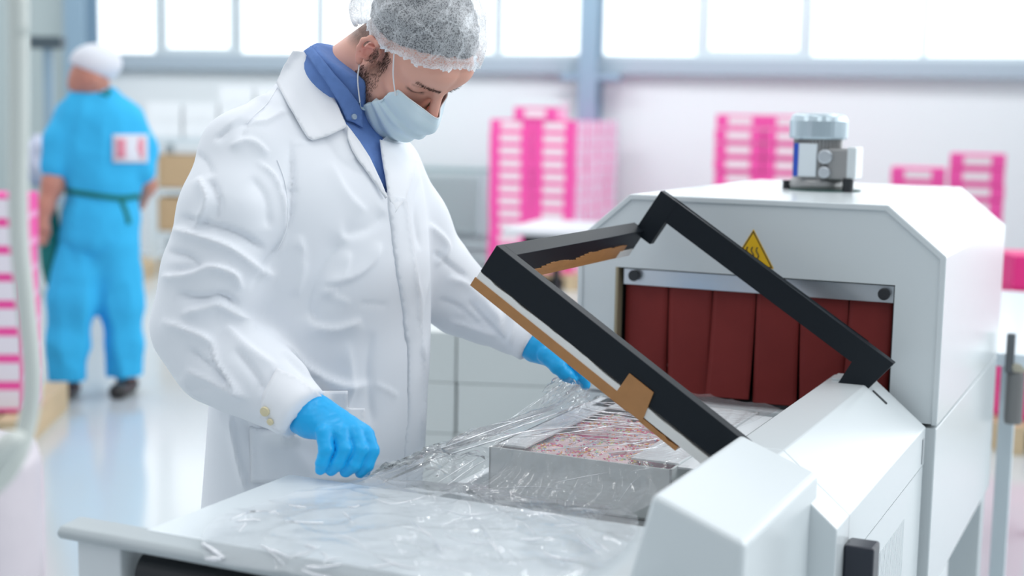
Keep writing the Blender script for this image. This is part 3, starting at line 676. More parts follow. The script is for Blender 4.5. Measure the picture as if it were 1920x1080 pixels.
g = [[at(1012, 786, 2.66), at(1045, 786, 2.68), at(1090, 770, 2.69)], [at(1026, 740, 2.68), at(1055, 738, 2.70), at(1100, 740, 2.69)], [at(1048, 710, 2.68), at(1064, 708, 2.69), at(1096, 722, 2.68)]]
crumple('gathered_bunch', g, 6, 6, .006, 38, 9)

CREASE_GLINT = film_material('white_crease_glint_film', .42, .8, .22, .95, (90, 90, 90), .2)  # near-opaque white: glints on the film's creases put into the colour
dg = bpy.context.evaluated_depsgraph_get()
def creases(name, host, lines, r0=.0013):  # lays white tubes along fold lines where the film catches light
    vv = [Vector(v_.co)+Vector(FB) for v_ in host.data.vertices]; tr_ = BVHTree.FromPolygons(vv, [tuple(p_.vertices) for p_ in host.data.polygons])
    for ln in lines:
        wdt = ln[0]; pts_ = []
        for x, y in [tuple(p[:2]) for p in smooth_path([(*p, 0) for p in ln[1]], 8)]:
            d_ = Vector(ray(x, y)).normalized(); h_ = tr_.ray_cast(Vector(CPOS), d_)
            if h_[0] is not None: pts_.append(h_[0]-d_*.0012-Vector(FB))
        if len(pts_) < 4: continue
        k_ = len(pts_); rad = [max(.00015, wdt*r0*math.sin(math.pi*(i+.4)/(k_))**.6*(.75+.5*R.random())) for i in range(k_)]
        bm = bmesh.new(); addtube(bm, pts_, rad, 6); bmobj(name, bm, CREASE_GLINT, host, smooth=True)
STS = [o for o in FI.children if o.name.startswith('stretched_sheet')][0]; LSS = [o for o in FI.children if o.name.startswith('loose_sheet')][0]; FFS = [o for o in FI.children if o.name.startswith('front_fall')][0]
creases('crease_glint', STS, [(1.1, [(745, 868), (843, 812), (893, 786), (954, 756), (996, 745)]), (1.0, [(700, 890), (796, 852), (871, 825), (954, 795), (1024, 773)]), (1.2, [(705, 894), (804, 864), (913, 830), (982, 810), (1054, 803), (1120, 797)]),
 (1.3, [(938, 812), (996, 792), (1066, 767), (1107, 753)]), (.8, [(960, 820), (1060, 812), (1150, 798), (1230, 790)]), (.8, [(1000, 845), (1080, 838), (1180, 832), (1250, 818)]), (.7, [(1040, 772), (1100, 785), (1180, 792)]), (.6, [(1060, 760), (1130, 772), (1210, 776)]),
 (.7, [(1150, 862), (1200, 850), (1262, 822)]), (.8, [(1130, 850), (1210, 842), (1275, 832)]), (.6, [(820, 905), (860, 880), (905, 852)]), (.6, [(838, 910), (880, 880), (915, 860)]), (.5, [(900, 800), (960, 790), (1010, 790)]), (.5, [(1090, 756), (1150, 755), (1200, 762)])])
creases('crease_glint', LSS, [(1.3, [(541, 946), (556, 950), (575, 951)]), (1.4, [(533, 976), (570, 980), (608, 980)]), (1.9, [(487, 1022), (516, 1034), (546, 1046)]), (3.0, [(362, 1012), (385, 1022), (420, 1046)]), (2.8, [(345, 1050), (380, 1048), (416, 1048)]), (2.0, [(571, 1062), (606, 1064), (642, 1058)]),
 (1.2, [(642, 959), (652, 968), (662, 980)]), (1.2, [(448, 996), (456, 988), (462, 978)]), (1.2, [(900, 985), (925, 1020), (945, 1055)]), (1.0, [(700, 935), (740, 945), (800, 930)]), (.9, [(820, 950), (870, 965), (940, 960)]), (1.6, [(1080, 1000), (1100, 1022), (1128, 1040)]), (1.5, [(1010, 1030), (1040, 1045), (1090, 1050)]),
 (1.3, [(700, 1040), (750, 1060), (790, 1068)]), (.9, [(760, 990), (800, 1000), (830, 1030)]), (.8, [(620, 1000), (660, 1010), (690, 1030)]), (1.2, [(980, 960), (1040, 965), (1100, 985)]), (1.1, [(430, 975), (470, 960), (520, 958)])])
creases('crease_glint', FFS, [(.7, [(1040, 905), (1090, 895), (1140, 886)]), (.7, [(1160, 940), (1180, 912), (1200, 892)]), (.5, [(930, 915), (1000, 912), (1060, 918)]), (.5, [(1180, 885), (1205, 880), (1222, 878)])])

ex = []
for i in range(14):                                                 # fan of white glint lines along creases over the cookies
    t_ = i/13; ex.append((R.uniform(.35, .9), [(1108-60*t_, 752+70*t_), (1160+R.uniform(-20, 20), 762+66*t_+R.uniform(-3, 3)), (R.uniform(1210, 1300), 772+62*t_+R.uniform(-6, 6))]))
creases('crease_glint', STS, ex)
ex = []
for i in range(34):  # scattered short white glint strokes on the loose sheet
    x = R.uniform(430, 1120); y = R.uniform(945, 1070); a = R.uniform(-.35, .9); l_ = R.uniform(18, 60); ex.append((R.uniform(.4, 1.5), [(x, y), (x+l_*.5*math.cos(a)+R.uniform(-5, 5), y+l_*.5*math.sin(a)+R.uniform(-3, 3)), (x+l_*math.cos(a), y+l_*math.sin(a))]))
creases('crease_glint', LSS, ex)

# =================================================================== THE MAN IN THE WHITE COAT
MAN = thing('person', 'man in white coat, hairnet, face mask and blue gloves bending over the film', 'person', (-.36, 2.68, 0))
MB_ = (-.36, 2.68, 0)
COATM = mat('white_cotton_coat', (.83, .86, .91), .75, spec=.25, bump=(1400, .05, .0006), sheen=.1)
COATM2 = mat('white_cotton_collar', (.86, .88, .92), .75, spec=.25, bump=(1400, .05, .0006))
SHIRT = mat('blue_shirt_cotton', (.14, .25, .56), .75, spec=.2, bump=(1200, .1, .0006), var=(60, .12))
GLOVE = mat('blue_nitrile', (.01, .42, .86), .38, spec=.4, bump=(160, .12, .0015), sss=.06)
YAW = math.radians(50); bf = np.array([math.sin(YAW), -math.cos(YAW)]); bs = np.array([-math.cos(YAW), -math.sin(YAW)])
ST = [(100, 580, 640, 2.66), (118, 560, 655, 2.66), (150, 535, 672, 2.66), (180, 503, 690, 2.66), (220, 462, 725, 2.655), (280, 432, 772, 2.64), (350, 420, 791, 2.61), (450, 415, 801, 2.61), (560, 414, 806, 2.62), (660, 412, 806, 2.64), (750, 405, 801, 2.66), (850, 397, 793, 2.68), (950, 388, 784, 2.69), (1100, 382, 779, 2.70), (1230, 378, 776, 2.70)]
sz, scx, scy, sa = [], [], [], []
for py, xl_, xr_, Y in ST[::-1]:
    c = at((xl_+xr_)/2, py, Y); k = (xr_-xl_)/2*Y/FPX/.847; sz.append(c[2]); scx.append(c[0]); scy.append(c[1]); sa.append(k)
ztop = sz[-1]
zf = np.linspace(sz[0]-.15, sz[-1]+.15, 400); ker = np.hanning(47); ker /= ker.sum()          # ease the sections into each other
def eased(y): 
    f_ = np.interp(zf, sz, y); return np.convolve(np.pad(f_, 23, mode='edge'), ker, 'valid')
scx, scy, sa = eased(scx), eased(scy), eased(sa); sz = zf
def torso(P, grow=0.0, zlo=None):
    z = P[..., 2]; cx = np.interp(z, sz, scx); cy = np.interp(z, sz, scy); a = np.interp(z, sz, sa)+grow; b = a*.72
    dx = P[..., 0]-cx; dy = P[..., 1]-cy; f_ = dx*bf[0]+dy*bf[1]; s_ = dx*bs[0]+dy*bs[1]
    k0 = np.sqrt((s_/a)**2+(f_/b)**2); d = (k0-1)*np.minimum(a, b)*.92
    d = np.maximum(d, (z-ztop)); return d
def armpts(L): return [(at(x, y, Y), r*Y/FPX) for x, y, Y, r in L]
RA = armpts([(508, 245, 2.56, 66), (460, 292, 2.50, 80), (438, 400, 2.46, 97), (408, 520, 2.45, 100), (381, 612, 2.44, 91), (412, 672, 2.42, 82), (468, 700, 2.39, 78), (522, 738, 2.36, 62), (562, 770, 2.33, 47), (596, 800, 2.31, 45)])
LA = armpts([(728, 320, 2.76, 62), (772, 420, 2.80, 66), (820, 520, 2.83, 69), (866, 564, 2.83, 62), (915, 592, 2.80, 50), (960, 616, 2.75, 42), (1000, 643, 2.70, 34), (1030, 662, 2.69, 33)])
def cutend(P, pts, x, y, Y):
    w_ = at(x, y, Y).astype(np.float32); d = pts[-1][0]-pts[-2][0]; d = (d/np.linalg.norm(d)).astype(np.float32); return ((P-w_)@d)
rw = (570, 777, 2.325); lw = (998, 642, 2.70)
zhem = at(580, 1200, 2.7)[2]
def coat_f(P):
    t_ = torso(P); r_ = np.maximum(chain(P, RA, .03), cutend(P, RA, *rw)); l_ = np.maximum(chain(P, LA, .03), cutend(P, LA, *lw))
    d = smin(t_, l_, .03); d = smin(d, r_, .022); d = np.maximum(d, zhem-P[..., 2])
    return d
v, q = surfnet(coat_f, (-.78, 2.2, zhem-.02), (.22, 3.05, 1.62), .0052)
v = relax(v, q, 3)
FOLDS = [
 # sleeve of the near arm
 ([(515, 165), (470, 200), (425, 250)], 12, .004), ([(505, 190), (465, 235), (452, 262)], 8, -.005), ([(540, 205), (500, 228), (468, 230)], 7, .004),
 ([(372, 330), (390, 370), (383, 402), (360, 430)], 11, .009), ([(395, 335), (412, 380), (405, 420)], 9, -.006),
 ([(318, 428), (370, 440), (430, 462), (480, 500), (520, 520)], 14, .011), ([(335, 405), (390, 420), (450, 440), (500, 470)], 10, -.008),
 ([(310, 470), (350, 478), (372, 498), (350, 508), (312, 512)], 12, -.008), ([(300, 520), (350, 512), (400, 500), (436, 512), (455, 545)], 11, .010),
 ([(330, 548), (375, 560), (415, 555), (450, 575)], 12, -.009), ([(338, 590), (380, 575), (410, 568), (445, 590), (480, 620)], 13, .011),
 ([(300, 600), (345, 615), (392, 640), (410, 690), (460, 745)], 12, .009), ([(395, 640), (402, 680), (430, 720)], 8, -.008), ([(345, 690), (400, 715), (470, 750)], 10, .006),
 ([(420, 610), (470, 655), (520, 690)], 13, .007), ([(440, 650), (480, 700), (500, 740)], 9, -.005), ([(350, 650), (400, 690), (440, 735)], 8, -.006),
 ([(480, 300), (515, 330), (535, 380), (538, 430), (520, 480)], 6, .005), ([(470, 330), (500, 370), (505, 430)], 16, -.005),
 ([(545, 260), (548, 330), (546, 400), (530, 450), (500, 490), (470, 545)], 8, -.006), ([(430, 275), (470, 262), (505, 290)], 9, .005), ([(400, 262), (440, 235), (470, 222)], 8, -.005),
 ([(355, 280), (385, 300), (400, 330)], 10, -.004),
 # body of the coat
 ([(650, 450), (610, 500), (585, 560), (590, 620)], 22, -.007), ([(655, 470), (640, 520), (600, 560)], 16, .004), ([(715, 455), (700, 490), (660, 520), (600, 530)], 12, .005), ([(725, 400), (690, 430), (640, 440)], 18, -.005),
 ([(572, 590), (590, 610), (630, 615), (680, 600)], 13, .006), ([(530, 640), (580, 690), (640, 720), (700, 720)], 16, .007), ([(530, 660), (575, 705), (600, 708)], 10, -.006),
 ([(560, 440), (570, 500), (555, 560)], 14, .004), ([(700, 620), (690, 700), (700, 800)], 18, -.004), ([(650, 640), (660, 720), (640, 800)], 16, .004),
 ([(500, 800), (560, 850), (600, 900)], 14, .005), ([(455, 780), (480, 840), (490, 920)], 10, -.006), ([(432, 770), (446, 850), (466, 930)], 8, .007),
 ([(560, 170), (600, 240), (640, 300), (690, 330)], 20, -.003), ([(620, 300), (650, 360), (690, 400)], 14, .003), ([(790, 330), (780, 400), (790, 470)], 9, -.004), ([(770, 480), (785, 560), (775, 640)], 10, .004),
 ([(805, 520), (785, 600), (800, 680)], 8, .005),
 # far sleeve
 ([(800, 418), (835, 450), (838, 475), (815, 500)], 8, .007), ([(812, 470), (850, 500), (880, 520)], 7, -.006), ([(835, 520), (870, 530), (905, 560), (940, 600)], 9, .006), ([(820, 560), (860, 575), (900, 610)], 9, -.005),
 ([(880, 560), (900, 590), (950, 640)], 8, -.006), ([(905, 545), (935, 580), (945, 640)], 9, .005), ([(960, 575), (965, 610), (955, 650)], 7, .004), ([(840, 600), (880, 612), (930, 630)], 7, .005),
]
for i in range(30):                                                 # small random creases
    x = R.uniform(300, 1000); y = R.uniform(180, 900); a = R.uniform(0, 3.1); L = R.uniform(25, 60)
    FOLDS.append(([(x, y), (x+L*.5*math.cos(a)+R.uniform(-6, 6), y+L*.5*math.sin(a)), (x+L*math.cos(a), y+L*math.sin(a))], R.uniform(5, 10), R.choice((-1, 1))*R.uniform(.0012, .0025)))
FOLDS = [(l_, w_*.92, h_*1.35) for l_, w_, h_ in FOLDS]
v = apply_folds(v, q, FOLDS); v = relax(v, q, 1, .2)
coat_v, coat_q = v, q; CT = tree_of(v, q)
NECK_V = [(575, 86), (611, 150), (636, 200), (652, 240), (684, 300), (727, 368), (729, 340), (722, 296), (716, 268), (735, 240), (730, 190), (700, 140), (640, 80)]
P2 = projpx(v); Nn = vnormals(v, q); vw = CPOS-v; fac = (Nn*vw).sum(1) > 0
inside = inpoly(P2, NECK_V) & fac; keep = ~(inside[q].sum(1) >= 3)
onk = np.zeros(len(v), bool); onk[q[keep].ravel()] = True; onr = np.zeros(len(v), bool); onr[q[~keep].ravel()] = True
for i in np.where(onk & onr)[0]:                                    # bring the cut edge onto the clean neckline
    bd, bp_ = 1e9, None
    for a_, b_ in zip(NECK_V, NECK_V[1:]+NECK_V[:1]):
        a_ = np.array(a_, float); d_ = np.array(b_)-a_; t_ = np.clip(((P2[i]-a_)@d_)/(d_@d_), 0, 1); c_ = a_+d_*t_; e_ = np.hypot(*(P2[i]-c_))
        if e_ < bd: bd, bp_ = e_, c_
    if bd < 12: v[i] = at(bp_[0], bp_[1], v[i][1])
coat = mesh_from('coat', v, q[keep], COATM, MAN, MB_)
s = coat.modifiers.new('solid', 'SOLIDIFY'); s.thickness = .003; s.offset = -1

# shirt under the coat
def shirt_f(P):
    d = torso(P, np.float32(-.012)-np.clip((1.33-P[..., 2])*.25, 0, .03)); d = np.maximum(d, 1.16-P[..., 2]); n_ = cap(P, at(612, 190, 2.65), at(655, 118, 2.615), .088, .068)
    n_ = np.maximum(n_, ((P-at(652, 118, 2.615).astype(np.float32))@np.array([.5, -.2, .85], np.float32)))
    return smin(d, n_, .03)
v, q = surfnet(shirt_f, (-.62, 2.35, 1.0), (-.02, 2.92, 1.62), .006); v = relax(v, q, 2)
v = apply_folds(v, q, [([(668, 250), (690, 300), (715, 350)], 7, .004), ([(700, 270), (708, 310), (722, 345)], 6, -.004)])
mesh_from('shirt', v, q, SHIRT, MAN, MB_); ST_ = tree_of(v, q)

# head in its own axes: F forward, S his right, T up
SCL = 1.08; HO = at(688, 100, 2.6)+np.array([0.0, .072, 0])
def haxes(yaw, P, ro):
    F = np.array([math.sin(yaw)*math.cos(P), -math.cos(yaw)*math.cos(P), -math.sin(P)]); S = np.array([-math.cos(yaw), -math.sin(yaw), 0]); T = np.cross(S, F); T = T if T[2] > 0 else -T
    c, s = math.cos(ro), math.sin(ro); return F, c*S+s*T, -s*S+c*T
HF, HS, HT = haxes(math.radians(58.0), math.radians(58.3), math.radians(-9.3))
HO = np.array([-.19844, 2.6, 1.56357])
HA = np.stack([HF, HS, HT])
def H(f, s, t): return HO + SCL*(f*HF+s*HS+t*HT)
def tolocal(P): return ((P-HO.astype(np.float32))@HA.T.astype(np.float32))/SCL
nk0 = at(600, 180, 2.68); nk1 = H(-.028, 0, -.03)
def head_local(L):
    d = ell(L, (-.006, 0, .052), (.098, .077, .083))
    d = smin(d, ell(L, (.030, 0, .030), (.062, .066, .068)), .02)
    d = smin(d, ell(L, (.036, 0, -.040), (.058, .054, .062)), .02)
    A = L.copy(); A[..., 1] = np.abs(A[..., 1])
    d = smin(d, cap(A, (.012, .052, -.045), (.060, .028, -.088), .018, .017), .022)
    d = smin(d, ell(L, (.076, 0, -.092), (.020, .022, .018)), .02)
    d = smin(d, ell(A, (.058, .044, -.014), (.024, .020, .016)), .018)
    d = smin(d, cap(A, (.088, .006, .034), (.068, .047, .036), .009, .008), .012)
    d = smin(d, ell(A, (.080, .02, .062), (.018, .030, .026)), .02)
    d = smax(d, -ell(A, (.0945, .033, .017), (.019, .021, .013)), .009)
    d = smin(d, ell(A, (.0715, .0325, .0165), (.0135, .0165, .0125)), .0035)
    d = smin(d, cap(A, (.0850, .019, .0185), (.0745, .050, .020), .0035, .003), .005)    # upper lid fold
    d = smin(d, cap(L, (.094, 0, .024), (.117, 0, -.012), .0078, .0098), .010)
    d = smin(d, ell(L, (.117, 0, -.016), (.0125, .0125, .011)), .006)
    d = smin(d, ell(A, (.105, .0125, -.020), (.0105, .0075, .0085)), .005)
    d = smax(d, -ell(A, (.108, .0075, -.030), (.006, .004, .005)), .003)
    d = smin(d, cap(A, (.098, .0, -.048), (.088, .022, -.052), .0065, .004), .006)
    d = smin(d, cap(A, (.097, .0, -.058), (.088, .019, -.056), .0068, .004), .005)
    return d
def ear(L):
    A = L.copy(); A[..., 1] = np.abs(A[..., 1]); o = np.array([-.004, .079, -.003], np.float32)
    pts = [(.013, -.001, .004), (.012, .004, .020), (.002, .010, .030), (-.012, .014, .026), (-.018, .015, .010), (-.015, .012, -.008), (-.007, .008, -.020), (-.001, .005, -.027)]
    r = [.0035, .004, .0042, .0044, .0042, .004, .0048, .0066]
    d = chain(A, [(o+np.array(p, np.float32), rr_) for p, rr_ in zip(pts, r)], .004)
    d = smin(d, ell(A, o+np.array([-.002, .002, .003], np.float32), (.014, .0045, .022)), .004)
    d = smin(d, chain(A, [(o+np.array(p, np.float32), rr_) for p, rr_ in (((.004, .009, .018), .003), ((-.006, .010, .012), .003), ((-.008, .009, -.002), .003), ((-.002, .008, -.012), .0035), ((.007, .006, -.010), .0032))], .003), .003)
    d = smin(d, ell(A, o+np.array([.0125, .003, -.002], np.float32), (.0045, .005, .006)), .004)
    d = smax(d, -ell(A, o+np.array([.002, .010, -.001], np.float32), (.0085, .0075, .0095)), .004)
    return d
def skin_f(P):
    L = tolocal(P); d = smin(head_local(L), ear(L), .005)
    n_ = cap(P, nk0, nk1, .060, .060); n2 = cap(P, at(648, 178, 2.64), H(.008, 0, -.070), .035, .036)
    d = smin(d, smin(n_, n2, .03), .022)
    t_ = torso(P, -.055); t_ = np.maximum(t_, 1.25-P[..., 2]); t_ = np.maximum(t_, P[..., 2]-1.46); return smin(d, t_, .02)
v, q = surfnet(skin_f, (-.56, 2.36, 1.24), (.02, 2.88, 1.80), .0032); v = relax(v, q, 1, .4)
SK_T = tree_of(v, q)
sm = mat('face_skin', (.56, .30, .22), .45, spec=.4, bump=(500, .12, .001), sss=.12)
n = sm.node_tree; b = n.nodes['Principled BSDF']; b.inputs['Subsurface Radius'].default_value = (1, .35, .2)
vc = n.nodes.new('ShaderNodeVertexColor'); vc.layer_name = 'tone'; n.links.new(vc.outputs[0], b.inputs['Base Color'])
body = mesh_from('body', v, q, sm, MAN, MB_)
L = tolocal(v.astype(np.float32)); As = np.abs(L[:, 1])
col = np.tile(np.array([.80, .43, .335]), (len(v), 1))
def blend(m_, c): 
    global col
    m_ = np.clip(m_, 0, 1)[:, None]; col = col*(1-m_)+np.array(c)*m_
def g3(c, r): return np.exp(-(((L[:, [0, 1, 2]]*np.array([1, 1, 1])-np.array(c))*np.array([1, 1, 1]))**2/np.array(r)**2).sum(1))
Ls = np.stack([L[:, 0], As, L[:, 2]], 1)
def g4(c, r): return np.exp(-((Ls-np.array(c))**2/np.array(r)**2).sum(1))
blend(.75*g4((.122, 0, -.015), (.02, .02, .018)), (.72, .28, .22)); blend(.6*g4((.075, .045, -.01), (.025, .02, .02)), (.70, .32, .25))
blend(.9*np.exp(-((Ls-np.array([-.004, .09, .0]))**2/np.array([.02, .012, .028])**2).sum(1))*(As > .076), (.74, .27, .22))
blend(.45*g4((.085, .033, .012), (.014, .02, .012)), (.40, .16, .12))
rng = np.random.default_rng(3); spk = rng.random(len(v))
nzv = np.array([noise.noise(Vector(tuple(p*260)))*.5+.5 for p in L]); nz2 = np.array([noise.noise(Vector((p[0]*520+p[2]*180, p[1]*300, p[2]*140-p[0]*300)))*.5+.5 for p in L])
jaw = np.clip((.040-L[:, 0]+ .35*np.clip(-L[:, 2]-.03, 0, 1))/.028, 0, 1)*np.clip((L[:, 0]+.006)/.012, 0, 1)*np.clip((.030-L[:, 2])/.03, 0, 1)
jaw = np.maximum(jaw, np.clip((-L[:, 2]-.052)/.014, 0, 1)*np.clip((L[:, 0]-.0)/.012, 0, 1)*np.clip((L[:, 0]+.015)/.02, 0, 1)); jaw *= (L[:, 2] > -.125)
side = np.clip((.026-L[:, 0])/.012, 0, 1)*np.clip((L[:, 0]+.002)/.008, 0, 1)*np.clip((L[:, 2]+.06)/.03, 0, 1)
jaw = np.clip(jaw, 0, 1)**1.3; blend(np.clip(jaw*(.18+.62*nz2), 0, .8), (.14, .075, .06)); blend(side*(.15+.4*nz2), (.14, .075, .06))
blend(np.clip(jaw*np.clip((-L[:, 2]-.035)/.05, 0, 1)*.5, 0, .6), (.07, .04, .035))
hairm = np.clip((-.012-L[:, 0])/.012, 0, 1)*np.clip((L[:, 2]+.045-.55*(L[:, 0]+.03))/.02, 0, 1)*(As < .085)
hairm = hairm*(1-(As > .078)); blend(hairm*(.55+.4*nz2), (.10, .07, .055))
brow = np.exp(-((Ls[:, 2]-(.0385-.10*np.abs(Ls[:, 1]-.03)))/.0030)**2)*np.clip((Ls[:, 1]-.008)/.004, 0, 1)*np.clip((.056-Ls[:, 1])/.008, 0, 1)*(L[:, 0] > .05)
blend(brow*(.25+.5*nz2), (.10, .06, .045))
lash = np.exp(-((Ls[:, 2]-(.0085+.06*np.abs(Ls[:, 1]-.03)))/.0024)**2)*np.clip((Ls[:, 1]-.016)/.004, 0, 1)*np.clip((.052-Ls[:, 1])/.004, 0, 1)*(L[:, 0] > .065)
blend(lash*.9, (.03, .02, .02))
crs = np.exp(-((Ls[:, 2]-(.027-.12*np.abs(Ls[:, 1]-.034)))/.0016)**2)*np.clip((Ls[:, 1]-.018)/.004, 0, 1)*np.clip((.054-Ls[:, 1])/.004, 0, 1)*(L[:, 0] > .06)
blend(crs*.5, (.25, .11, .08))
ca = body.data.color_attributes.new('tone', 'FLOAT_COLOR', 'POINT'); ca.data.foreach_set('color', np.concatenate([col, np.ones((len(v), 1))], 1).ravel().astype(np.float32))
# short hair under the net, and stubble strands
HAIRM = mat('dark_brown_hair', (.028, .030, .040), .5, bump=(300, .6, .002))
def hair_f(P):
    L = tolocal(P); d = ell(L, (-.008, 0, .056), (.103, .083, .091)); rim = L[..., 2] - (.036+.50*L[..., 0]+.28*np.maximum(L[..., 0], 0)); d = np.maximum(d, -(rim-.006)); return d
v, q = surfnet(hair_f, (-.40, 2.4, 1.45), (.04, 2.8, 1.84), .005); v = relax(v, q, 2)
v = v + vnormals(v, q)*np.array([.004*noise.noise(Vector(tuple(p*70))) for p in v])[:, None]
mesh_from('hair', v, q, HAIRM, MAN, MB_)
bm = bmesh.new(); rr = random.Random(5)
def strand(bm, p, d, ln, r_=.00026):
    p = Vector(p); d = Vector(d).normalized(); s_ = d.orthogonal().normalized()*r_; b_ = p+d*ln*.55+Vector((0, 0, -ln*.08)); c_ = p+d*ln+Vector((0, 0, -ln*.3))
    t_ = d.cross(s_).normalized()*r_
    for w_ in (s_, t_):
        f = [bm.verts.new(x) for x in (p-w_, p+w_, b_+w_*.7, b_-w_*.7)]; bm.faces.new(f); g_ = [f[3], f[2], bm.verts.new(c_)]; bm.faces.new(g_)
cen = Vector(H(.0, 0, 0)); offv = Vector(MB_); cnt = 0
for _ in range(9000):
    f_ = rr.uniform(-.006, .062); t_ = rr.uniform(-.105, .028); s_ = 1
    lim = .036 + (.35*max(0, -t_-.03)); 
    if f_ > lim or (t_ > -.03 and f_ > .032): continue
    o_ = Vector(H(f_, .14, t_)); d_ = (Vector(H(f_*.9, 0, t_*.9))-o_).normalized(); h_ = SK_T.ray_cast(o_, d_)
    if h_[0] is None or h_[3] > .16: continue
    lo = tolocal(np.array([h_[0]]))[0]
    if lo[1] > .079 and lo[0] < .0: continue
    if rr.random() < max(0, (f_-(lim-.018))/.018)*.85: continue
    g_ = Vector(.30*HF-1.0*HT+rr.uniform(-.3, .3)*HF)+h_[1]*.55
    strand(bm, h_[0]-h_[1]*.0003-offv, g_, rr.uniform(.003, .006)); cnt += 1
    if cnt > 1900: break
for _ in range(260):                                                # brow hairs
    sgn = rr.choice((1, 1, -1)); s_ = rr.uniform(.010, .054); t_ = .0385-.10*abs(s_-.03)+rr.gauss(0, .0022); o_ = Vector(H(.15, sgn*s_, t_)); h_ = SK_T.ray_cast(o_, Vector(-HF))
    if h_[0] is None: continue
    strand(bm, h_[0]-offv, Vector(sgn*HS*1.0+.25*HT)+h_[1]*.35, rr.uniform(.004, .0065), .00022)
bmobj('facial_hair', bm, mat('stubble_hair', (.07, .045, .036), .6), MAN, label='dark brown beard stubble and eyebrows')

# hairnet: gathered translucent cap with a ruffled rim
NETM = bpy.data.materials.new('hairnet_fleece'); NETM.use_nodes = True; n = NETM.node_tree; n.nodes.clear()
o_ = n.nodes.new('ShaderNodeOutputMaterial'); tr = n.nodes.new('ShaderNodeBsdfTransparent'); df = n.nodes.new('ShaderNodeBsdfPrincipled'); mx = n.nodes.new('ShaderNodeMixShader')
df.inputs['Base Color'].default_value = (.88, .90, .93, 1); df.inputs['Roughness'].default_value = .8
t = n.nodes.new('ShaderNodeTexCoord')
def nmath(op, a, b=None, clamp=False):
    q_ = n.nodes.new('ShaderNodeMath'); q_.operation = op; q_.use_clamp = clamp
    for k_, x_ in enumerate((a, b)):
        if x_ is None: continue
        if isinstance(x_, (int, float)): q_.inputs[k_].default_value = x_
        else: n.links.new(x_, q_.inputs[k_])
    return q_.outputs[0]
def nnoise(sc, det, dist, vec=None):
    z_ = n.nodes.new('ShaderNodeTexNoise'); z_.inputs['Scale'].default_value = sc; z_.inputs['Detail'].default_value = det; z_.inputs['Distortion'].default_value = dist; n.links.new(vec or t.outputs['Object'], z_.inputs['Vector']); return z_.outputs['Fac']
fib = nmath('MULTIPLY', nmath('ABSOLUTE', nmath('SUBTRACT', nnoise(260, 2, .4), .5)), -7.5); fib = nmath('ADD', fib, 1.0, True)      # thin pale fibres
vor = n.nodes.new('ShaderNodeTexVoronoi'); vor.feature = 'DISTANCE_TO_EDGE'; vor.inputs['Scale'].default_value = 19
nv_ = n.nodes.new('ShaderNodeTexNoise'); nv_.inputs['Scale'].default_value = 22; n.links.new(t.outputs['Object'], nv_.inputs['Vector']); va_ = n.nodes.new('ShaderNodeVectorMath'); va_.operation = 'MULTIPLY_ADD'; va_.inputs[1].default_value = (.06, .06, .06); n.links.new(nv_.outputs['Color'], va_.inputs[0]); n.links.new(t.outputs['Object'], va_.inputs[2]); n.links.new(va_.outputs[0], vor.inputs['Vector'])
cre = nmath('MULTIPLY', vor.outputs['Distance'], -19); cre = nmath('MULTIPLY', nmath('ADD', cre, 1.0, True), nmath('MULTIPLY', nnoise(9, 1, 0), 1.6))       # straight folded creases
lw_ = n.nodes.new('ShaderNodeLayerWeight'); lw_.inputs['Blend'].default_value = .30
vcn = n.nodes.new('ShaderNodeVertexColor'); vcn.layer_name = 'rim'
a_ = nmath('ADD', nmath('MULTIPLY', fib, .36), .10); a_ = nmath('ADD', a_, nmath('MULTIPLY', cre, .26)); a_ = nmath('ADD', a_, nmath('MULTIPLY', nmath('SUBTRACT', nnoise(9, 3, .3), .42), .55)); a_ = nmath('ADD', a_, nmath('MULTIPLY', lw_.outputs['Facing'], .55)); a_ = nmath('ADD', a_, nmath('MULTIPLY', vcn.outputs[0], .55), True)
n.links.new(a_, mx.inputs[0]); n.links.new(tr.outputs[0], mx.inputs[1]); n.links.new(df.outputs[0], mx.inputs[2]); n.links.new(mx.outputs[0], o_.inputs[0])
def net_f(P):
    L = tolocal(P); d = ell(L, (-.012, 0, .060), (.114, .094, .098)); bk = tolocal(np.array(at(672, 18, 2.60), np.float32)); d = smin(d, ell(L, (float(bk[0]), .0, float(bk[2])), (.040, .06, .040)), .035); return d
v, q = surfnet(net_f, (-.50, 2.34, 1.40), (.08, 2.86, 1.90), .0045); v = relax(v, q, 1)
L = tolocal(v.astype(np.float32)); ang = np.arctan2(L[:, 1], L[:, 0]+.01)
NV = vnormals(v, q)
dn = []
for p in L:
    r1 = (1-abs(noise.noise(Vector((p[0]*17, p[1]*17, p[2]*17))))*2.6); r2 = (1-abs(noise.noise(Vector((p[0]*38+4, p[1]*38, p[2]*38))))*2.6); dn.append(.0045*r1+.0025*r2)
v = v+NV*np.array(dn)[:, None]
def rimline(L, ang): return (.020+.50*L[:, 0]+.26*np.maximum(L[:, 0], 0)-.9*np.maximum(-L[:, 0]-.055, 0)) + .0042*np.sin(ang*6+.8)+.0022*np.sin(ang*13+1)+.0012*np.sin(ang*29) + .012*np.exp(-((ang-1.9)/.35)**2)
rl = L[:, 2]-rimline(L, ang)
keep = (rl[q] > 0).all(1)
wv_ = np.clip(1-rl/.016, 0, 1)                                       # gathered edge ripples
v = v + NV*(wv_*(.0022*np.sin(ang*37+2*np.sin(ang*5))+.0015*np.sin(ang*61)))[:, None]
net = mesh_from('hairnet', v, q[keep], NETM, MAN, MB_)
ca = net.data.color_attributes.new('rim', 'FLOAT_COLOR', 'POINT'); rc = np.clip(wv_, 0, 1); ca.data.foreach_set('color', np.stack([rc, rc, rc, np.ones_like(rc)], 1).ravel().astype(np.float32))

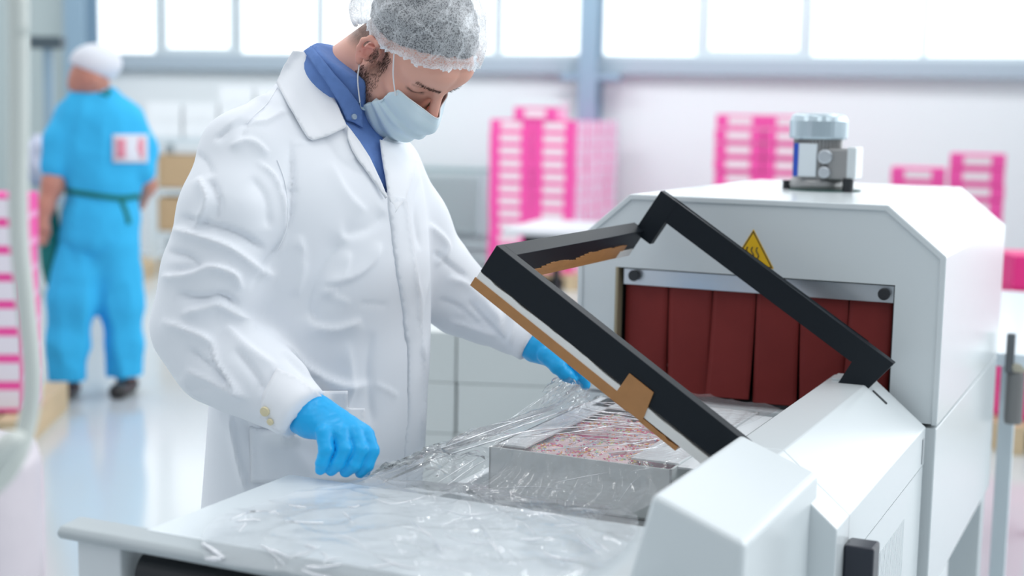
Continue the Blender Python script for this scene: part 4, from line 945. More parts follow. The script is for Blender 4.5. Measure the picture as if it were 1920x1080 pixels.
# pleated face mask
MASKM = mat('pale_blue_mask_fleece', (.70, .83, .90), .8, spec=.2, bump=(900, .15, .0008), sss=.05)
MASKW = mat('white_mask_edge', (.80, .86, .90), .8)
rows = [  # (F, S, T) from the ear side to the middle; top row first
 [(.046, .066, -.010), (.066, .058, -.004), (.088, .043, -.001), (.106, .019, -.006), (.1255, .0, -.003)],
 [(.040, .070, -.022), (.066, .062, -.022), (.096, .046, -.024), (.122, .026, -.026), (.1395, .0, -.027)],
 [(.032, .070, -.040), (.062, .062, -.044), (.096, .046, -.050), (.120, .024, -.056), (.130, .0, -.058)],
 [(.024, .067, -.058), (.054, .058, -.068), (.088, .043, -.082), (.108, .023, -.090), (.116, .0, -.093)],
 [(.018, .063, -.072), (.044, .053, -.090), (.070, .038, -.108), (.088, .020, -.117), (.094, .0, -.120)],
 [(.014, .058, -.080), (.034, .046, -.100), (.050, .031, -.117), (.062, .016, -.126), (.066, .0, -.128)]]
EDGE = [(741, 178), (733, 197), (721, 213), (706, 219), (690, 208), (673, 191)]
for r_, (x, y) in zip(rows, EDGE):                                   # ear-side hem follows the cheek and jaw
    dr_ = Vector(ray(x, y)).normalized(); h_ = SK_T.ray_cast(Vector(CPOS), dr_); h2_ = ST_.ray_cast(Vector(CPOS), dr_)
    p_ = np.array(h_[0])-np.array(dr_)*.004
    if h2_[0] is not None and h2_[3]-.014 < h_[3]-.004: p_ = np.array(h2_[0])-np.array(dr_)*.014
    lo = tolocal(p_.astype(np.float32)); r_[0] = tuple(float(c) for c in lo)
    #print('mask', [np.round(pix(H(*c)), 0).tolist() for c in r_], np.round(lo, 3))
G = []
for r_ in rows: G.append([H(*p) for p in r_]+[H(f, -s, t_) for f, s, t_ in r_[-2::-1]])
S_ = coons(G, 12, 12); a, b_ = S_.shape[:2]; du = np.gradient(S_, axis=0); dv = np.gradient(S_, axis=1); Nm = np.cross(du, dv); Nm /= np.linalg.norm(Nm, axis=2)[..., None]
cm = H(.03, 0, -.05)
if ((S_[a//2, b_//2]-cm)@Nm[a//2, b_//2]) < 0: Nm = -Nm
for i in range(a):
    for j in range(b_):
        s = i/(a-1); tt = j/(b_-1); x = abs(tt-.5)*2
        pl = 0
        for c_ in (.36, .52, .68): dd = (s-(c_+.10*(x**2)*(1 if c_ < .5 else -.6)))/.045; pl += .0046*(1/(1+math.exp(-dd*4))-.5)*math.exp(-(dd*.35)**2)*2
        gat = .0030*math.exp(-((1-x)/.16)**2)*math.sin(s*34+x*3)
        S_[i, j] += Nm[i, j]*(pl*.9+gat+.0010*noise.noise(Vector((s*14, tt*12, 0)))+.0018)
F_ = [(i*b_+j, i*b_+j+1, (i+1)*b_+j+1, (i+1)*b_+j) for i in range(a-1) for j in range(b_-1)]
mk = meshobj('face_mask', S_.reshape(-1, 3)-np.array(MB_), F_, MASKM, MAN, True); s = mk.modifiers.new('solid', 'SOLIDIFY'); s.thickness = .0015
bm = bmesh.new()
for k_ in (0, 3, 6): addtube(bm, [S_[k_, j]+Nm[k_, j]*.001-np.array(MB_) for j in range(b_)], .0013 if k_ == 0 else .0006, 5)
bmobj('mask_seam', bm, MASKW, mk)
def loop(pts, sgn):
    bm = bmesh.new(); addtube(bm, [p-np.array(MB_) for p in smooth_path(pts, 6)], .0013, 6); bmobj('ear_loop', bm, mat('white_elastic', (.85, .85, .87), .6), mk)
e0, e1 = S_[1, 0], S_[-2, 0]; f0, f1 = S_[1, -1], S_[-2, -1]
for sgn, c0_, c1_ in ((1, e0, e1), (-1, f0, f1)):
    top = H(.026, sgn*.080, .042); loop([c0_, lerp(c0_, top, .5)+HS*sgn*.004, top], sgn)
    low = H(-.018, sgn*.072, -.022); loop([c1_, lerp(low, c1_, .5)+HS*sgn*.010, low+HS*sgn*.004], sgn)

# coat collar, lapel, placket, shirt collar, pockets
def bump_edge(o): return o
patch('shirt_collar', [(571, 98), (584, 86), (604, 110), (628, 140), (650, 164), (671, 191), (679, 210), (680, 240), (664, 230), (650, 226), (635, 192), (611, 153)], ST_, .010, .003, SHIRT, MAN, MB_)
patch('collar_lining', [(584, 87), (600, 89), (622, 93), (611, 108), (606, 112), (595, 100)], None, 0, .003, mat('checked_lining', (.16, .20, .42), .8, var=(220, .6)), MAN, MB_, Yd=lambda x, y: 2.60+(x-584)*.0012)
patch('coat_collar', [(549, 95), (571, 97), (590, 126), (611, 155), (636, 204), (650, 238), (640, 243), (614, 255), (587, 263), (577, 258), (562, 234), (547, 207), (531, 178), (518, 155), (532, 124)], CT, lambda x, y: .012+.006*max(0, min(1, (220-y)/120)), .004, COATM2, MAN, MB_, step=5)
patch('lapel', [(650, 233), (660, 247), (675, 267), (693, 295), (713, 338), (727, 370), (722, 372), (704, 345), (684, 316), (670, 298), (661, 283), (652, 258)], CT, .009, .003, COATM2, MAN, MB_, step=4)
patch('far_lapel', [(712, 262), (735, 268), (768, 268), (782, 300), (775, 330), (760, 372), (740, 400), (728, 370), (722, 330), (716, 296)], CT, .005, .003, COATM2, MAN, MB_, step=5)
pl = [(726, 366), (733, 435), (742, 500), (755, 589), (764, 678), (762, 767), (757, 850), (760, 915)]
patch('placket', pl+[(790, 915), (796, 850), (800, 767), (800, 678), (792, 589), (782, 500), (772, 435), (762, 372)][0:], CT, .0045, .003, COATM, MAN, MB_, step=7)
patch('pocket', [(468, 800), (540, 812), (640, 818), (682, 766), (683, 905), (470, 905)], CT, .004, .0025, COATM, MAN, MB_, step=8)
patch('pocket_flap', [(596, 733), (652, 733), (652, 764), (684, 766), (683, 800), (596, 792)], CT, .007, .0025, COATM2, MAN, MB_, step=6)
# cuff band and buttons
def on_coat(x, y, off, tree=CT):
    dr = Vector(ray(x, y)).normalized(); h_ = tree.ray_cast(Vector(CPOS), dr); return h_[0]-dr*off, h_[1]
BUT = mat('cream_button', (.72, .64, .42), .35)
for nm, x, y, tr_, r_, par in (('cuff_button', 500, 769, CT, .0085, MAN), ('cuff_button', 511, 788, CT, .006, MAN), ('shirt_button', 664, 219, ST_, .0055, MAN)):
    p_, n_ = on_coat(x, y, .0 if tr_ is CT else .014, tr_); bm = bmesh.new(); n_ = n_ if n_.dot(Vector(CPOS)-p_) > 0 else -n_; p_ = p_-Vector(MB_)
    k9 = .0065 if tr_ is CT else 0; addcyl(bm, p_+n_*(k9-.002), p_+n_*(k9+.0022), r_, r_*.94, 24); addcyl(bm, p_+n_*(k9+.0018), p_+n_*(k9+.0028), r_*.6, r_*.5, 20); bmobj(nm, bm, BUT if tr_ is CT else mat('pale_blue_button', (.40, .50, .62), .3), par, bevel=.0005)
patch('cuff', [(518, 690), (545, 700), (575, 718), (603, 742), (598, 752), (570, 768), (548, 788), (535, 812), (516, 806), (487, 783), (492, 740)], CT, .0042, .0025, COATM2, MAN, MB_, step=6)
# seams as thin raised stitching
def seam(name, line, off=.0012, r_=.0008):
    pts = []
    for x, y in [tuple(p[:2]) for p in smooth_path([(*p, 0) for p in line], 6)]:
        try: p_, n_ = on_coat(x, y, off); pts.append(p_-Vector(MB_))
        except Exception: pass
    bm = bmesh.new(); addtube(bm, pts, r_, 5); bmobj(name, bm, COATM2, MAN)
seam('shoulder_seam', [(520, 165), (500, 195), (478, 215), (462, 232)]); seam('armhole_seam', [(520, 300), (534, 340), (540, 385), (537, 430), (520, 470)])

# gloves
def glove(name, fn, lo, hi, h=.0022):
    v, q = surfnet(fn, lo, hi, h); v = relax(v, q, 1, .4); N = vnormals(v, q)
    v = v+N*np.array([.0006*noise.noise(Vector(tuple(p*160)))+.0009*(1-abs(noise.noise(Vector(tuple(p*75))))*2.5) for p in v])[:, None]*.5
    return mesh_from(name, v, q, GLOVE, MAN, MB_, label=None)
def pts(L): return [(at(x, y, Y), r*Y/FPX) for x, y, Y, r in L]
wristR = pts([(556, 768, 2.345, 37), (582, 785, 2.325, 37)])
palmR = [pts([(575, 778, 2.33, 36), (612, 812, 2.292, 19)]), pts([(580, 778, 2.33, 34), (640, 812, 2.295, 19)]), pts([(590, 772, 2.33, 30), (664, 810, 2.302, 18)]), pts([(600, 770, 2.33, 26), (684, 812, 2.312, 16)])]
fingR = [pts([(608, 812, 2.285, 17), (612, 843, 2.272, 14.5), (604, 868, 2.268, 12.5), (601, 880, 2.270, 11)]),
         pts([(638, 812, 2.29, 17), (646, 842, 2.278, 15), (633, 869, 2.272, 13), (621, 882, 2.275, 11)]),
         pts([(665, 812, 2.298, 16.5), (676, 843, 2.285, 15), (663, 872, 2.278, 13.5), (648, 884, 2.280, 11.5)]),
         pts([(688, 816, 2.306, 15), (698, 845, 2.294, 13.5), (689, 872, 2.288, 12.5), (676, 886, 2.288, 11)])]
thR = pts([(600, 800, 2.345, 20), (640, 845, 2.335, 15), (672, 872, 2.312, 12.5), (684, 884, 2.298, 11)])
def gR(P):
    d = chain(P, wristR, .01)
    for p in palmR: d = smin(d, chain(P, p, .01), .012)
    for f in fingR: d = smin(d, chain(P, f, .004), .0028)
    return smin(d, chain(P, thR, .006), .004)
glove('glove', gR, (-.40, 2.20, .80), (-.18, 2.42, 1.03))
wristL = pts([(984, 632, 2.715, 30), (1008, 648, 2.695, 28)])
palmL = [pts([(1005, 646, 2.695, 28), (1062, 655, 2.66, 19)]), pts([(1003, 650, 2.69, 27), (1046, 678, 2.655, 17)]), pts([(1005, 646, 2.70, 27), (1066, 650, 2.685, 19)])]
indL = pts([(1058, 656, 2.66, 18), (1082, 680, 2.652, 14), (1094, 706, 2.654, 11.5), (1098, 722, 2.656, 9.5)])
midL = pts([(1064, 650, 2.685, 18), (1088, 670, 2.68, 14), (1101, 694, 2.675, 11), (1100, 708, 2.67, 9.5)])
rinL = pts([(1062, 650, 2.71, 17), (1080, 676, 2.71, 14), (1090, 700, 2.69, 11), (1086, 712, 2.68, 9)])
litL = pts([(1052, 655, 2.73, 15), (1066, 682, 2.73, 12), (1076, 702, 2.71, 10), (1080, 710, 2.69, 8.5)])
thL = pts([(1024, 664, 2.66, 18), (1046, 686, 2.642, 15.5), (1062, 702, 2.642, 13), (1074, 711, 2.646, 10)])
def gL(P):
    d = chain(P, wristL, .01)
    for p in palmL: d = smin(d, chain(P, p, .01), .012)
    for f in (indL, midL, rinL, litL): d = smin(d, chain(P, f, .004), .003)
    return smin(d, chain(P, thL, .006), .0035)
glove('glove', gL, (-.02, 2.58, .90), (.18, 2.80, 1.10))
# trousers and shoes under the coat
TR = mat('grey_trousers', (.16, .18, .21), .8); SHO = mat('black_shoe', (.02, .02, .02), .4)
for k_, (dx, dy) in enumerate(((-.09, -.08), (.10, .09))):
    f0_ = (MB_[0]-.02+dx, MB_[1]+.03+dy, 0); fn = lambda P, f0_=f0_: chain(P, [((f0_[0], f0_[1], .72), .095), ((f0_[0]+.01, f0_[1], .42), .072), ((f0_[0], f0_[1], .10), .062)], .03)
    v, q = blob(fn, (f0_[0]-.13, f0_[1]-.13, .0), (f0_[0]+.13, f0_[1]+.13, .84), .012); mesh_from('trouser_leg', v, q, TR, MAN, MB_)
    fn = lambda P, f0_=f0_: np.maximum(smin(cap(P, (f0_[0]-.03*bf[0], f0_[1]-.03*bf[1], .045), (f0_[0]+.17*bf[0], f0_[1]+.17*bf[1], .035), .047, .042), cap(P, (f0_[0], f0_[1], .05), (f0_[0], f0_[1], .10), .05, .045), .03), .002-P[..., 2])
    v, q = blob(fn, (f0_[0]-.15, f0_[1]-.25, -.01), (f0_[0]+.25, f0_[1]+.15, .17), .01); mesh_from('shoe', v, q, SHO, MAN, MB_)

# =================================================================== BACKGROUND GOODS
PINK = (.93, .09, .40)
def carton_mat(name, base, patch_c, masks, rough=.55):
    return painted(name, base, patch_c, lambda n, c: boxmask(n, c, masks), rough)
def dotmask(n, c):
    s = n.nodes.new('ShaderNodeTexVoronoi'); s.inputs['Scale'].default_value = 11; n.links.new(c, s.inputs['Vector'])
    r = n.nodes.new('ShaderNodeMath'); r.operation = 'LESS_THAN'; r.inputs[1].default_value = .5; n.links.new(s.outputs['Distance'], r.inputs[0]); return r.outputs[0]
PK_FRONT = carton_mat('pink_carton_print', PINK, (.90, .78, .82), [(0, -.095, .095, 2, -.030, .034)])
PK_SIDE = painted('pale_pink_carton_print', (.90, .30, .58), (.88, .72, .84), dotmask, .55)
def carton_mesh(nm, sx_, sy_, sz_, mats):
    bm = bmesh.new(); addbox(bm, -sx_/2, sx_/2, -sy_/2, sy_/2, -sz_/2, sz_/2); bm.faces.ensure_lookup_table(); bm.normal_update()
    bmesh.ops.recalc_face_normals(bm, faces=bm.faces)
    if len(mats) > 1:
        for f in bm.faces:
            if abs(f.normal.x) > .9: f.material_index = 1
            if len(mats) > 2 and f.normal.z > .9: f.material_index = 2
    bmesh.ops.bevel(bm, geom=list(bm.edges), offset=.003, segments=1, affect='EDGES')
    me = bpy.data.meshes.new(nm); bm.to_mesh(me); bm.free()
    for m_ in mats: me.materials.append(m_)
    return me
def place(me, nm, loc, rz, label, cat, group):
    o = bpy.data.objects.new(nm, me); COL.objects.link(o); o.location = loc; o.rotation_euler = (0, 0, rz); props(o, label, cat, group); return o
def pallet(nm, loc, rz, sx_, sy_, label, h=.13):
    t = thing(nm, label, 'pallet', (loc[0], loc[1], 0), rz)
    bm = bmesh.new(); k = 6
    for i in range(k): addbox(bm, -sx_/2+i*sx_/k+.01, -sx_/2+(i+1)*sx_/k-.01, -sy_/2, sy_/2, h-.022, h)
    bmobj('deck', bm, WOOD, t, label=None)
    for i in (-1, 0, 1):
        bm = bmesh.new()
        for j in (-1, 0, 1): addbox(bm, -sx_/2+.0, sx_/2, j*(sy_/2-.05)-.05, j*(sy_/2-.05)+.05, 0, h-.022) if 0 else None
        addbox(bm, i*(sx_/2-.06)-.05, i*(sx_/2-.06)+.05, -sy_/2, sy_/2, 0, h-.023); bmobj('bearer', bm, WOOD, t)
    return t
ORD = ['topmost', 'second from the top', 'third from the top', 'fourth from the top', 'fifth from the top', 'sixth from the top', 'seventh from the top', 'eighth from the top', 'ninth from the top', 'tenth from the top', 'eleventh from the top', 'twelfth from the top', 'lowest']
def stack(base, rz, cols, layers, sx_, sy_, sz_, me, label, group, z0=.135, nm='carton', tops=None, names=None):
    """cols = [(ix, iy)] positions in the stack footprint; layers per column"""
    c, s = math.cos(rz), math.sin(rz)
    for n_, (ix, iy) in enumerate(cols):
        L = layers[n_] if isinstance(layers, (list, tuple)) else layers
        for k in range(L):
            jx = R.uniform(-.005, .005); jy = R.uniform(-.005, .005); x = ix*(sx_+.008)+jx; y = iy*(sy_+.008)+jy
            place(me, nm, (base[0]+c*x-s*y, base[1]+s*x+c*y, z0+(k+.5)*sz_), rz+R.uniform(-.012, .012), (label[0]+', '+ORD[L-1-k]+', '+names[n_]+' column') if names and L > 1 else (label if isinstance(label, str) else label[0]), 'carton', group)
# tall pink stack left of the blue column
ce = carton_mesh('carton', .385, .30, .108, [PK_FRONT, PK_SIDE])
p_l = at(927, 498, 12.7); p_m = at(1084, 498, 12.3); rz = math.atan2(p_m[1]-p_l[1], p_m[0]-p_l[0]) - .12
rz = -.36
base = np.array([at(927, 480, 12.4)[0]+.19*math.cos(rz), 12.4])
pallet('pallet', (base[0]+.35, base[1]+.25), rz, .85, 1.25, 'wooden pallet under the tall pink carton stack left of the blue column')
stack(base, rz, [(0, 0), (1, 0), (1, 1), (1, 2), (1, 3)], [12, 12, 12, 12, 12], .385, .30, .108, ce, ['pink carton of the tall central stack'], 'cartons in the tall pink stack', names=['front left', 'front right', 'first side', 'second side', 'rearmost side'])
stack(base, rz, [(.55, 0)], [1], .385, .30, .108, ce, 'single pink carton lying on top of the tall stack left of the blue column', 'top carton', z0=.135+12*.108)
stack(base, rz, [(.55, 0)], [1], .385, .30, .06, carton_mesh('white_lid', .40, .30, .05, [CARD_WHITE]), 'flat white carton topping the tall pink stack left of the blue column', 'top white carton', z0=.135+13*.108, nm='white_carton')
# second pink stack, behind the motor
rz2 = -.30; p = at(1345, 300, 11.6); b2 = np.array([p[0]+.2*math.cos(rz2), p[1]])
pallet('pallet', (b2[0]+.35, b2[1]+.25), rz2, 1.15, .9, 'wooden pallet under the pink cartons behind the tunnel motor')
stack(b2, rz2, [(0, 0), (1, 0), (1, 1)], [12, 12, 12], .385, .30, .115, ce, ['pink carton behind the motor'], 'cartons behind the motor', z0=.13, names=['front left', 'front right', 'rear right'])
# low stepped stack at the right
p = at(1672, 330, 10.6); b3 = np.array([p[0]+.2, p[1]])
pallet('pallet', (b3[0]+.3, b3[1]+.2), rz2, 1.2, .9, 'wooden pallet under the stepped pink cartons at the right')
stack(b3, rz2, [(0, 0), (1, 0)], [9, 10], .40, .30, .112, ce, ['pink carton of the stepped right stack'], 'stepped pink cartons', names=['lower left', 'higher right'])
# near pallet of pink cartons at the left edge
nw = carton_mesh('carton', .37, .30, .118, [carton_mat('pink_carton_white_panel', PINK, (.86, .80, .88), [(0, -.12, .172, 2, -.040, .040)]), carton_mat('pink_carton_plain', PINK, (.93, .35, .62), [(1, -.14, .14, 2, -.05, -.02)])])
p = at(38, 745, 6.05); rz3 = .10; b4 = np.array([p[0]-.185, p[1]+.15])
pallet('pallet', (b4[0]-.19, b4[1]+.12), rz3, .80, .9, 'wooden pallet under the pink cartons at the left edge beside the worker in blue')
stack(b4, rz3, [(0, 0), (-1, 0)], [8, 8], .37, .30, .118, nw, ['pink carton at the left edge'], 'cartons at the left edge', z0=.135, names=['right', 'left'])
# pink stack seen beyond the outfeed table
p = at(1883, 800, 6.3); me5 = carton_mesh('carton', .40, .30, .147, [mat('magenta_carton', (.80, .02, .22), .5), mat('magenta_carton', (.80, .02, .22), .5)])
b5 = np.array([p[0]+.2, p[1]+.15]); pallet('pallet', (b5[0]+.2, b5[1]+.2), 0, .9, .9, 'wooden pallet under the magenta cartons beyond the outfeed table')
stack(b5, 0, [(0, 0), (1, 0)], [5, 5], .40, .30, .150, me5, ['magenta carton beyond the outfeed table'], 'cartons beyond the outfeed table', z0=.135, names=['left', 'right'])
# white cartons right behind the man's far arm
ws = carton_mesh('white_carton', .44, .36, .160, [CARD_GREY]); p = at(868, 640, 4.35)
rz6 = -.10; b6 = np.array([p[0]+.22, p[1]+.18]); pallet('pallet', (b6[0]+.05, b6[1]+.2), rz6, 1.4, .8, 'wooden pallet under the white cartons behind the man')
stack(b6, rz6, [(-1, 0), (0, 0), (1, 0)], [4, 4, 4], .44, .36, .162, ws, ['large white carton behind the man'], 'white cartons behind the man', z0=.135, nm='white_carton', names=['left', 'middle', 'right'])
# white table in front of the pink stack
tp = at(1060, 424, 7.6); t = thing('side_table', 'white topped side table in front of the tall pink carton stack', 'table', (tp[0]+.1, tp[1], 0), -.25)
boxobj('table_top', -.36, .75, -.35, .45, .845, .875, mat('white_table_top', (.82, .84, .88), .35), t, bevel=.004)
bm = bmesh.new(); addbox(bm, -.26, .7, -.30, -.27, .80, .844); bmobj('apron', bm, BLACK_PLASTIC, t)
for a in (-.23, .68):
    for b in (-.28, .38): boxobj('leg', a-.02, a+.02, b-.02, b+.02, 0, .844, BLACK_PLASTIC, t)
# rack with brown and white cartons behind the worker
y = 12.6; pa_ = at(296, 300, y); t = thing('storage_rack', 'pale storage rack holding brown cartons behind the standing worker', 'rack', (pa_[0]+.62, y+.3, 0))
for a in (-.66, .66):
    for b in (-.3, .3): boxobj('post', a-.035, a+.035, b-.03, b+.03, 0, 1.22, PALE_FRAME, t)
for z in (.36, .74, 1.19): boxobj('shelf', -.66, .66, -.3, .3, z-.03, z+.02, PALE_FRAME, t)
bc = carton_mesh('brown_carton', .42, .42, .30, [CARD_BROWN])
for z, grp in ((.385, 'lower'), (.765, 'upper')):
    for i in (-1, 0, 1): place(bc, 'brown_carton', (pa_[0]+.62+i*.43, y+.22, z+.15), 0, '%s brown carton on the %s shelf of the pale rack' % (('left', 'middle', 'right')[i+1], grp), 'carton', 'brown cartons on the %s shelf' % grp)
wc = carton_mesh('white_carton', .30, .35, .15, [CARD_WHITE])
for i, L in ((0, 2), (1, 2), (2, 3), (3, 3)):
    for k in range(L): place(wc, 'white_carton', (pa_[0]+.05+i*.32, y+.2, 1.213+.076+k*.153), 0, 'small white carton on the rack top, %s of its pile, %s pile' % (ORD[L-1-k], ('leftmost', 'second', 'third', 'rightmost')[i]), 'carton', 'white cartons on the rack top')
pallet('pallet', (pa_[0]-.25, y-.2), 0, .5, .8, 'wooden pallet on the floor in front of the pale rack')
# shelf upright with wrapped bundle at the far left
y = 11.0; q = at(92, 200, y); t = thing('shelf_stand', 'blue grey metal stand with a dark bracket at the far left', 'stand', (q[0], y, 0))
boxobj('post', -.03, .03, -.03, .03, 0, 1.93, BLUE_STEEL, t); boxobj('bracket', -.14, .12, -.06, .06, 1.90, 1.99, mat('dark_bracket_steel', (.08, .11, .13), .5), t); boxobj('shelf', -.42, .25, -.3, .3, .72, .76, BLUE_STEEL, t); boxobj('rear_post', -.40, -.36, .2, .24, 0, .72, BLUE_STEEL, t); boxobj('rear_post', .2, .24, .2, .24, 0, .72, BLUE_STEEL, t)
c = (q[0]-.02, y, .99); v, qq = blob(lambda P: smin(ell(P, c, (.26, .2, .15)), ell(P, (c[0], c[1], c[2]+.13), (.2, .17, .13)), .05)+.012*np.sin(P[..., 0]*38)*np.sin(P[..., 2]*31), (c[0]-.35, y-.3, .7), (c[0]+.35, y+.3, 1.35), .02)
o = mesh_from('wrapped_bundle', v, qq, mat('lilac_grey_plastic', (.50, .53, .66), .4, bump=(30, .4, .02)), None, (q[0], y, .76)); o.location = (q[0], y, .76); props(o, 'lilac grey plastic wrapped bundle on the stand at the far left', 'bundle')

# =================================================================== THE WORKER IN BLUE
WKY = 7.13; WB = at(190, 742, WKY); WB = (float(WB[0]), WKY, 0)
WK = thing('person', 'worker in bright blue scrubs and a white cap standing with back turned at the left', 'person', WB)
SCR = mat('bright_blue_scrubs', (.05, .52, .92), .8, spec=.2, bump=(9, .6, .03)); GRN = mat('green_apron', (.0, .19, .18), .7); CAPW = mat('white_cap_cloth', (.80, .82, .88), .8)
def wp(x, y, d=0): return at(x, y, WKY+d)
def wr(r): return r*WKY/FPX
def wc_(P, L, k=.04): return chain(P, [(wp(x, y, d), wr(r)) for x, y, d, r in L], k)
def tunic(P):
    d = None
    for x, y, d_, rx, ry, rz_ in ((188, 232, 0, 78, .15, 58), (190, 290, 0, 82, .17, 80), (194, 345, 0, 70, .16, 50), (190, 405, .0, 70, .17, 60), (184, 445, 0, 72, .17, 40)):
        e = ell(P, wp(x, y, d_), (wr(rx), ry, wr(rz_))); d = e if d is None else smin(d, e, .05)
    d = smin(d, wc_(P, [(135, 215, 0, 30), (116, 262, -.04, 30), (106, 312, -.08, 27)]), .03)
    sl_ = ((P-wp(105, 322, -.08).astype(np.float32))@np.array([-.2, -.1, -1], np.float32)); 
    d = smin(d, wc_(P, [(245, 222, .05, 28), (266, 275, .05, 26), (270, 320, .0, 22)]), .03)
    d = smin(d, wc_(P, [(150, 190, -.02, 22), (200, 185, 0, 22)]), .04)
    return d
v, q = blob(tunic, (WB[0]-.45, WKY-.35, .62), (WB[0]+.45, WKY+.35, 1.62), .014)
N = vnormals(v, q); v = v+N*np.array([.010*(1-abs(noise.noise(Vector((p[0]*7, p[1]*7, p[2]*3))))*2.5) for p in v])[:, None]
mesh_from('tunic', v, q, SCR, WK, WB)
tw = tree_of(v, q)
def pants(P):
    a = wc_(P, [(160, 450, 0, 50), (140, 560, -.05, 45), (128, 640, -.06, 36), (124, 700, -.06, 34)]); b = wc_(P, [(208, 450, 0, 52), (224, 560, .05, 42), (232, 640, .08, 34), (233, 700, .08, 31)]); return smin(a, b, .03)
v, q = blob(pants, (WB[0]-.45, WKY-.35, .08), (WB[0]+.45, WKY+.35, 1.0), .014); N = vnormals(v, q); v = v+N*np.array([.012*(1-abs(noise.noise(Vector((p[0]*8, p[1]*8, p[2]*4))))*2.5) for p in v])[:, None]
mesh_from('trousers', v, q, SCR, WK, WB)
def wskin(P):
    d = ell(P, wp(172, 138, -.02), (.085, .10, .115)); d = smin(d, ell(P, wp(146, 152, -.03), (.045, .055, .075)), .03); d = smin(d, ell(P, wp(135, 158, -.04), (.022, .02, .028)), .015)
    d = smin(d, cap(P, wp(180, 165), wp(192, 200), .062, .07), .03); d = smin(d, ell(P, wp(178, 150, -.10), (.014, .012, .03)), .008)
    d = smin(d, ell(P, wp(190, 300), (.12, .09, .30)), .05)
    d = smin(d, wc_(P, [(108, 300, -.08, 20), (100, 345, -.10, 19), (86, 385, -.12, 14), (82, 410, -.13, 11)]), .03)
    d = smin(d, wc_(P, [(82, 412, -.13, 11), (82, 425, -.13, 13)]), .01)
    for i, dx in enumerate((-7, -2, 3, 7)): d = smin(d, wc_(P, [(82+dx, 428, -.13+i*.01, 4.5), (80+dx, 447-abs(i-1)*2, -.14+i*.01, 4), (82+dx, 460-abs(i-1)*3, -.13+i*.01, 3.4)], .006), .006)
    d = smin(d, wc_(P, [(90, 424, -.12, 5), (93, 440, -.12, 4)], .006), .008)
    d = smin(d, wc_(P, [(268, 300, .02, 19), (262, 345, -.12, 16), (235, 375, -.16, 12)]), .03) if 0 else smin(d, wc_(P, [(268, 290, .04, 18), (276, 350, .12, 15), (262, 385, .2, 11)]), .03)
    d = smin(d, smin(chain(P, [(wp(175, 380), .09), (wp(150, 560, -.05), .06), (wp(124, 700, -.06), .045)], .02), chain(P, [(wp(200, 380), .09), (wp(222, 560, .05), .06), (wp(233, 700, .08), .045)], .02), .02), .02)
    d = smin(d, smin(cap(P, wp(124, 690, -.06), wp(124, 728, -.06), .05, .04), cap(P, wp(233, 690, .08), wp(235, 730, .08), .05, .04), .001), .001)
    return d
v, q = blob(wskin, (WB[0]-.45, WKY-.4, .02), (WB[0]+.4, WKY+.4, 1.8), .009, 1)
mesh_from('body', v, q, mat('worker_skin', (.60, .27, .20), .5), WK, WB)
def wcap(P):
    d = ell(P, wp(180, 118, 0), (.125, .135, .095)); return np.maximum(d, -((P-wp(176, 138).astype(np.float32))@np.array([.38, .1, .92], np.float32)))
v, q = blob(wcap, (WB[0]-.25, WKY-.25, 1.45), (WB[0]+.25, WKY+.25, 1.85), .01); mesh_from('cap', v, q, CAPW, WK, WB)
def onwk(x, y, off, tr_=tw):
    dr = Vector(ray(x, y)).normalized(); h_ = tr_.ray_cast(Vector(CPOS), dr); return (np.array(h_[0]) if h_[0] else np.array(wp(x, y)))-np.array(dr)*off
def band(name, line, hw_, m_, par, off=.006):
    V = []; L_ = [tuple(p[:2]) for p in smooth_path([(*p, 0) for p in line], 5)]
    for i, (x, y) in enumerate(L_):
        a_, b_ = L_[max(i-1, 0)], L_[min(i+1, len(L_)-1)]; tx, ty = b_[0]-a_[0], b_[1]-a_[1]; l_ = math.hypot(tx, ty); nx__, ny__ = -ty/l_*hw_, tx/l_*hw_
        V += [onwk(x-nx__, y-ny__, off), onwk(x+nx__, y+ny__, off)]
    o = meshobj(name, np.array(V)-np.array(WB), [(2*i, 2*i+1, 2*i+3, 2*i+2) for i in range(len(L_)-1)], m_, par, True); s = o.modifiers.new('solid', 'SOLIDIFY'); s.thickness = .006; return o
band('apron_strap', [(122, 358), (150, 362), (190, 368), (230, 372), (262, 368)], 5, GRN, WK)
band('apron_strap', [(188, 168), (200, 172), (206, 176)], 7, GRN, WK); band('apron_tie', [(226, 372), (236, 395), (243, 420)], 4, GRN, WK)
v, q = blob(lambda P: ell(P, wp(94, 455, -.03), (wr(19), .06, wr(90))), (WB[0]-.5, WKY-.5, .5), (WB[0]+.1, WKY+.1, 1.3), .015); mesh_from('apron', v, q, GRN, WK, WB)
bp = patch('back_print', [(211, 252), (277, 252), (277, 305), (211, 305)], tw, .012, .004, mat('white_print_patch', (.78, .80, .88), .7), WK, WB, step=9)
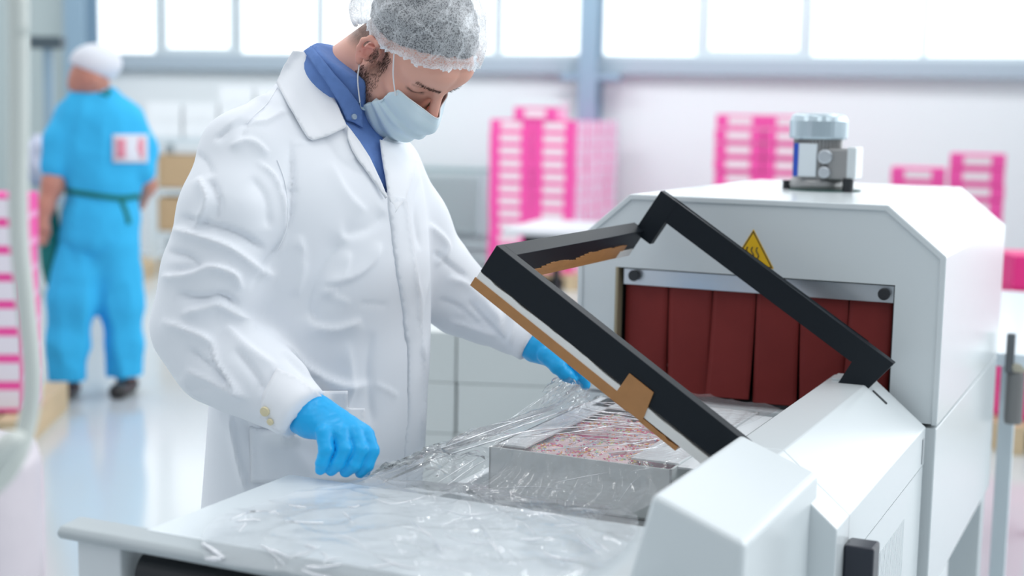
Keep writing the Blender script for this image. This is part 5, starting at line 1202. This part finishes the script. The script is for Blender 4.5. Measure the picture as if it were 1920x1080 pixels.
for x0_, w__ in ((218, 18), (254, 16)):
    patch('print_lettering', [(x0_, 260), (x0_+w__, 260), (x0_+w__, 296), (x0_, 296)], tw, .018, .003, mat('pink_print', (.85, .32, .42), .7), bp, WB, step=9)
for x, y, d_ in ((122, 735, -.06), (232, 738, .08)):
    c = wp(x, y, d_); v, q = blob(lambda P: np.maximum(cap(P, (c[0]+.02, c[1]+.04, .04), (c[0]+.01, c[1]-.15, .035), .048, .045), .002-P[..., 2]), (c[0]-.1, c[1]-.3, -.01), (c[0]+.15, c[1]+.2, .12), .01)
    mesh_from('shoe', v, q, SHO, WK, WB)

# =================================================================== LEFT FOREGROUND
hp = [(30, -140, 1.42), (34, 0, 1.42), (35, 200, 1.42), (35, 420, 1.42), (48, 560, 1.42), (61, 700, 1.42), (52, 790, 1.42), (24, 870, 1.41), (-30, 925, 1.40), (-120, 970, 1.38)]
hpp = [at(x, y, Y) for x, y, Y in hp]; hpp = [hpp[0]+np.array([0, 0, 1.2])]+hpp+[np.array([hpp[-1][0]-.9, 1.36, .0])]
bm = bmesh.new(); hb = hpp[-1]; addtube(bm, [p-hb for p in smooth_path(hpp, 10)], .0098, 14)
o = bmobj('hanging_hose', bm, mat('pale_grey_hose', (.62, .66, .63), .5), None, smooth=True); o.location = tuple(hb); props(o, 'pale grey hose hanging down and curving away at the left edge', 'hose')
p = at(-78, 1000, 1.64); ztop_ = at(0, 825, 1.64)[2]; t = thing('film_roll', 'tall roll wrapped in pale pinkish plastic standing in the lower left corner', 'roll', (p[0], p[1], 0))
bm = bmesh.new(); addlathe(bm, [(.094, 0), (.096, .01), (.096, ztop_-.03), (.09, ztop_-.008), (.05, ztop_), (.03, ztop_)], 0, 0, 40); bmobj('wound_film', bm, mat('pinkish_wrapped_film', (.66, .61, .66), .35, bump=(12, .4, .01)), t, smooth=True)
bm = bmesh.new(); addcyl(bm, (0, 0, ztop_-.01), (0, 0, ztop_+.004), .03); bmobj('core', bm, CARD_BROWN, t)
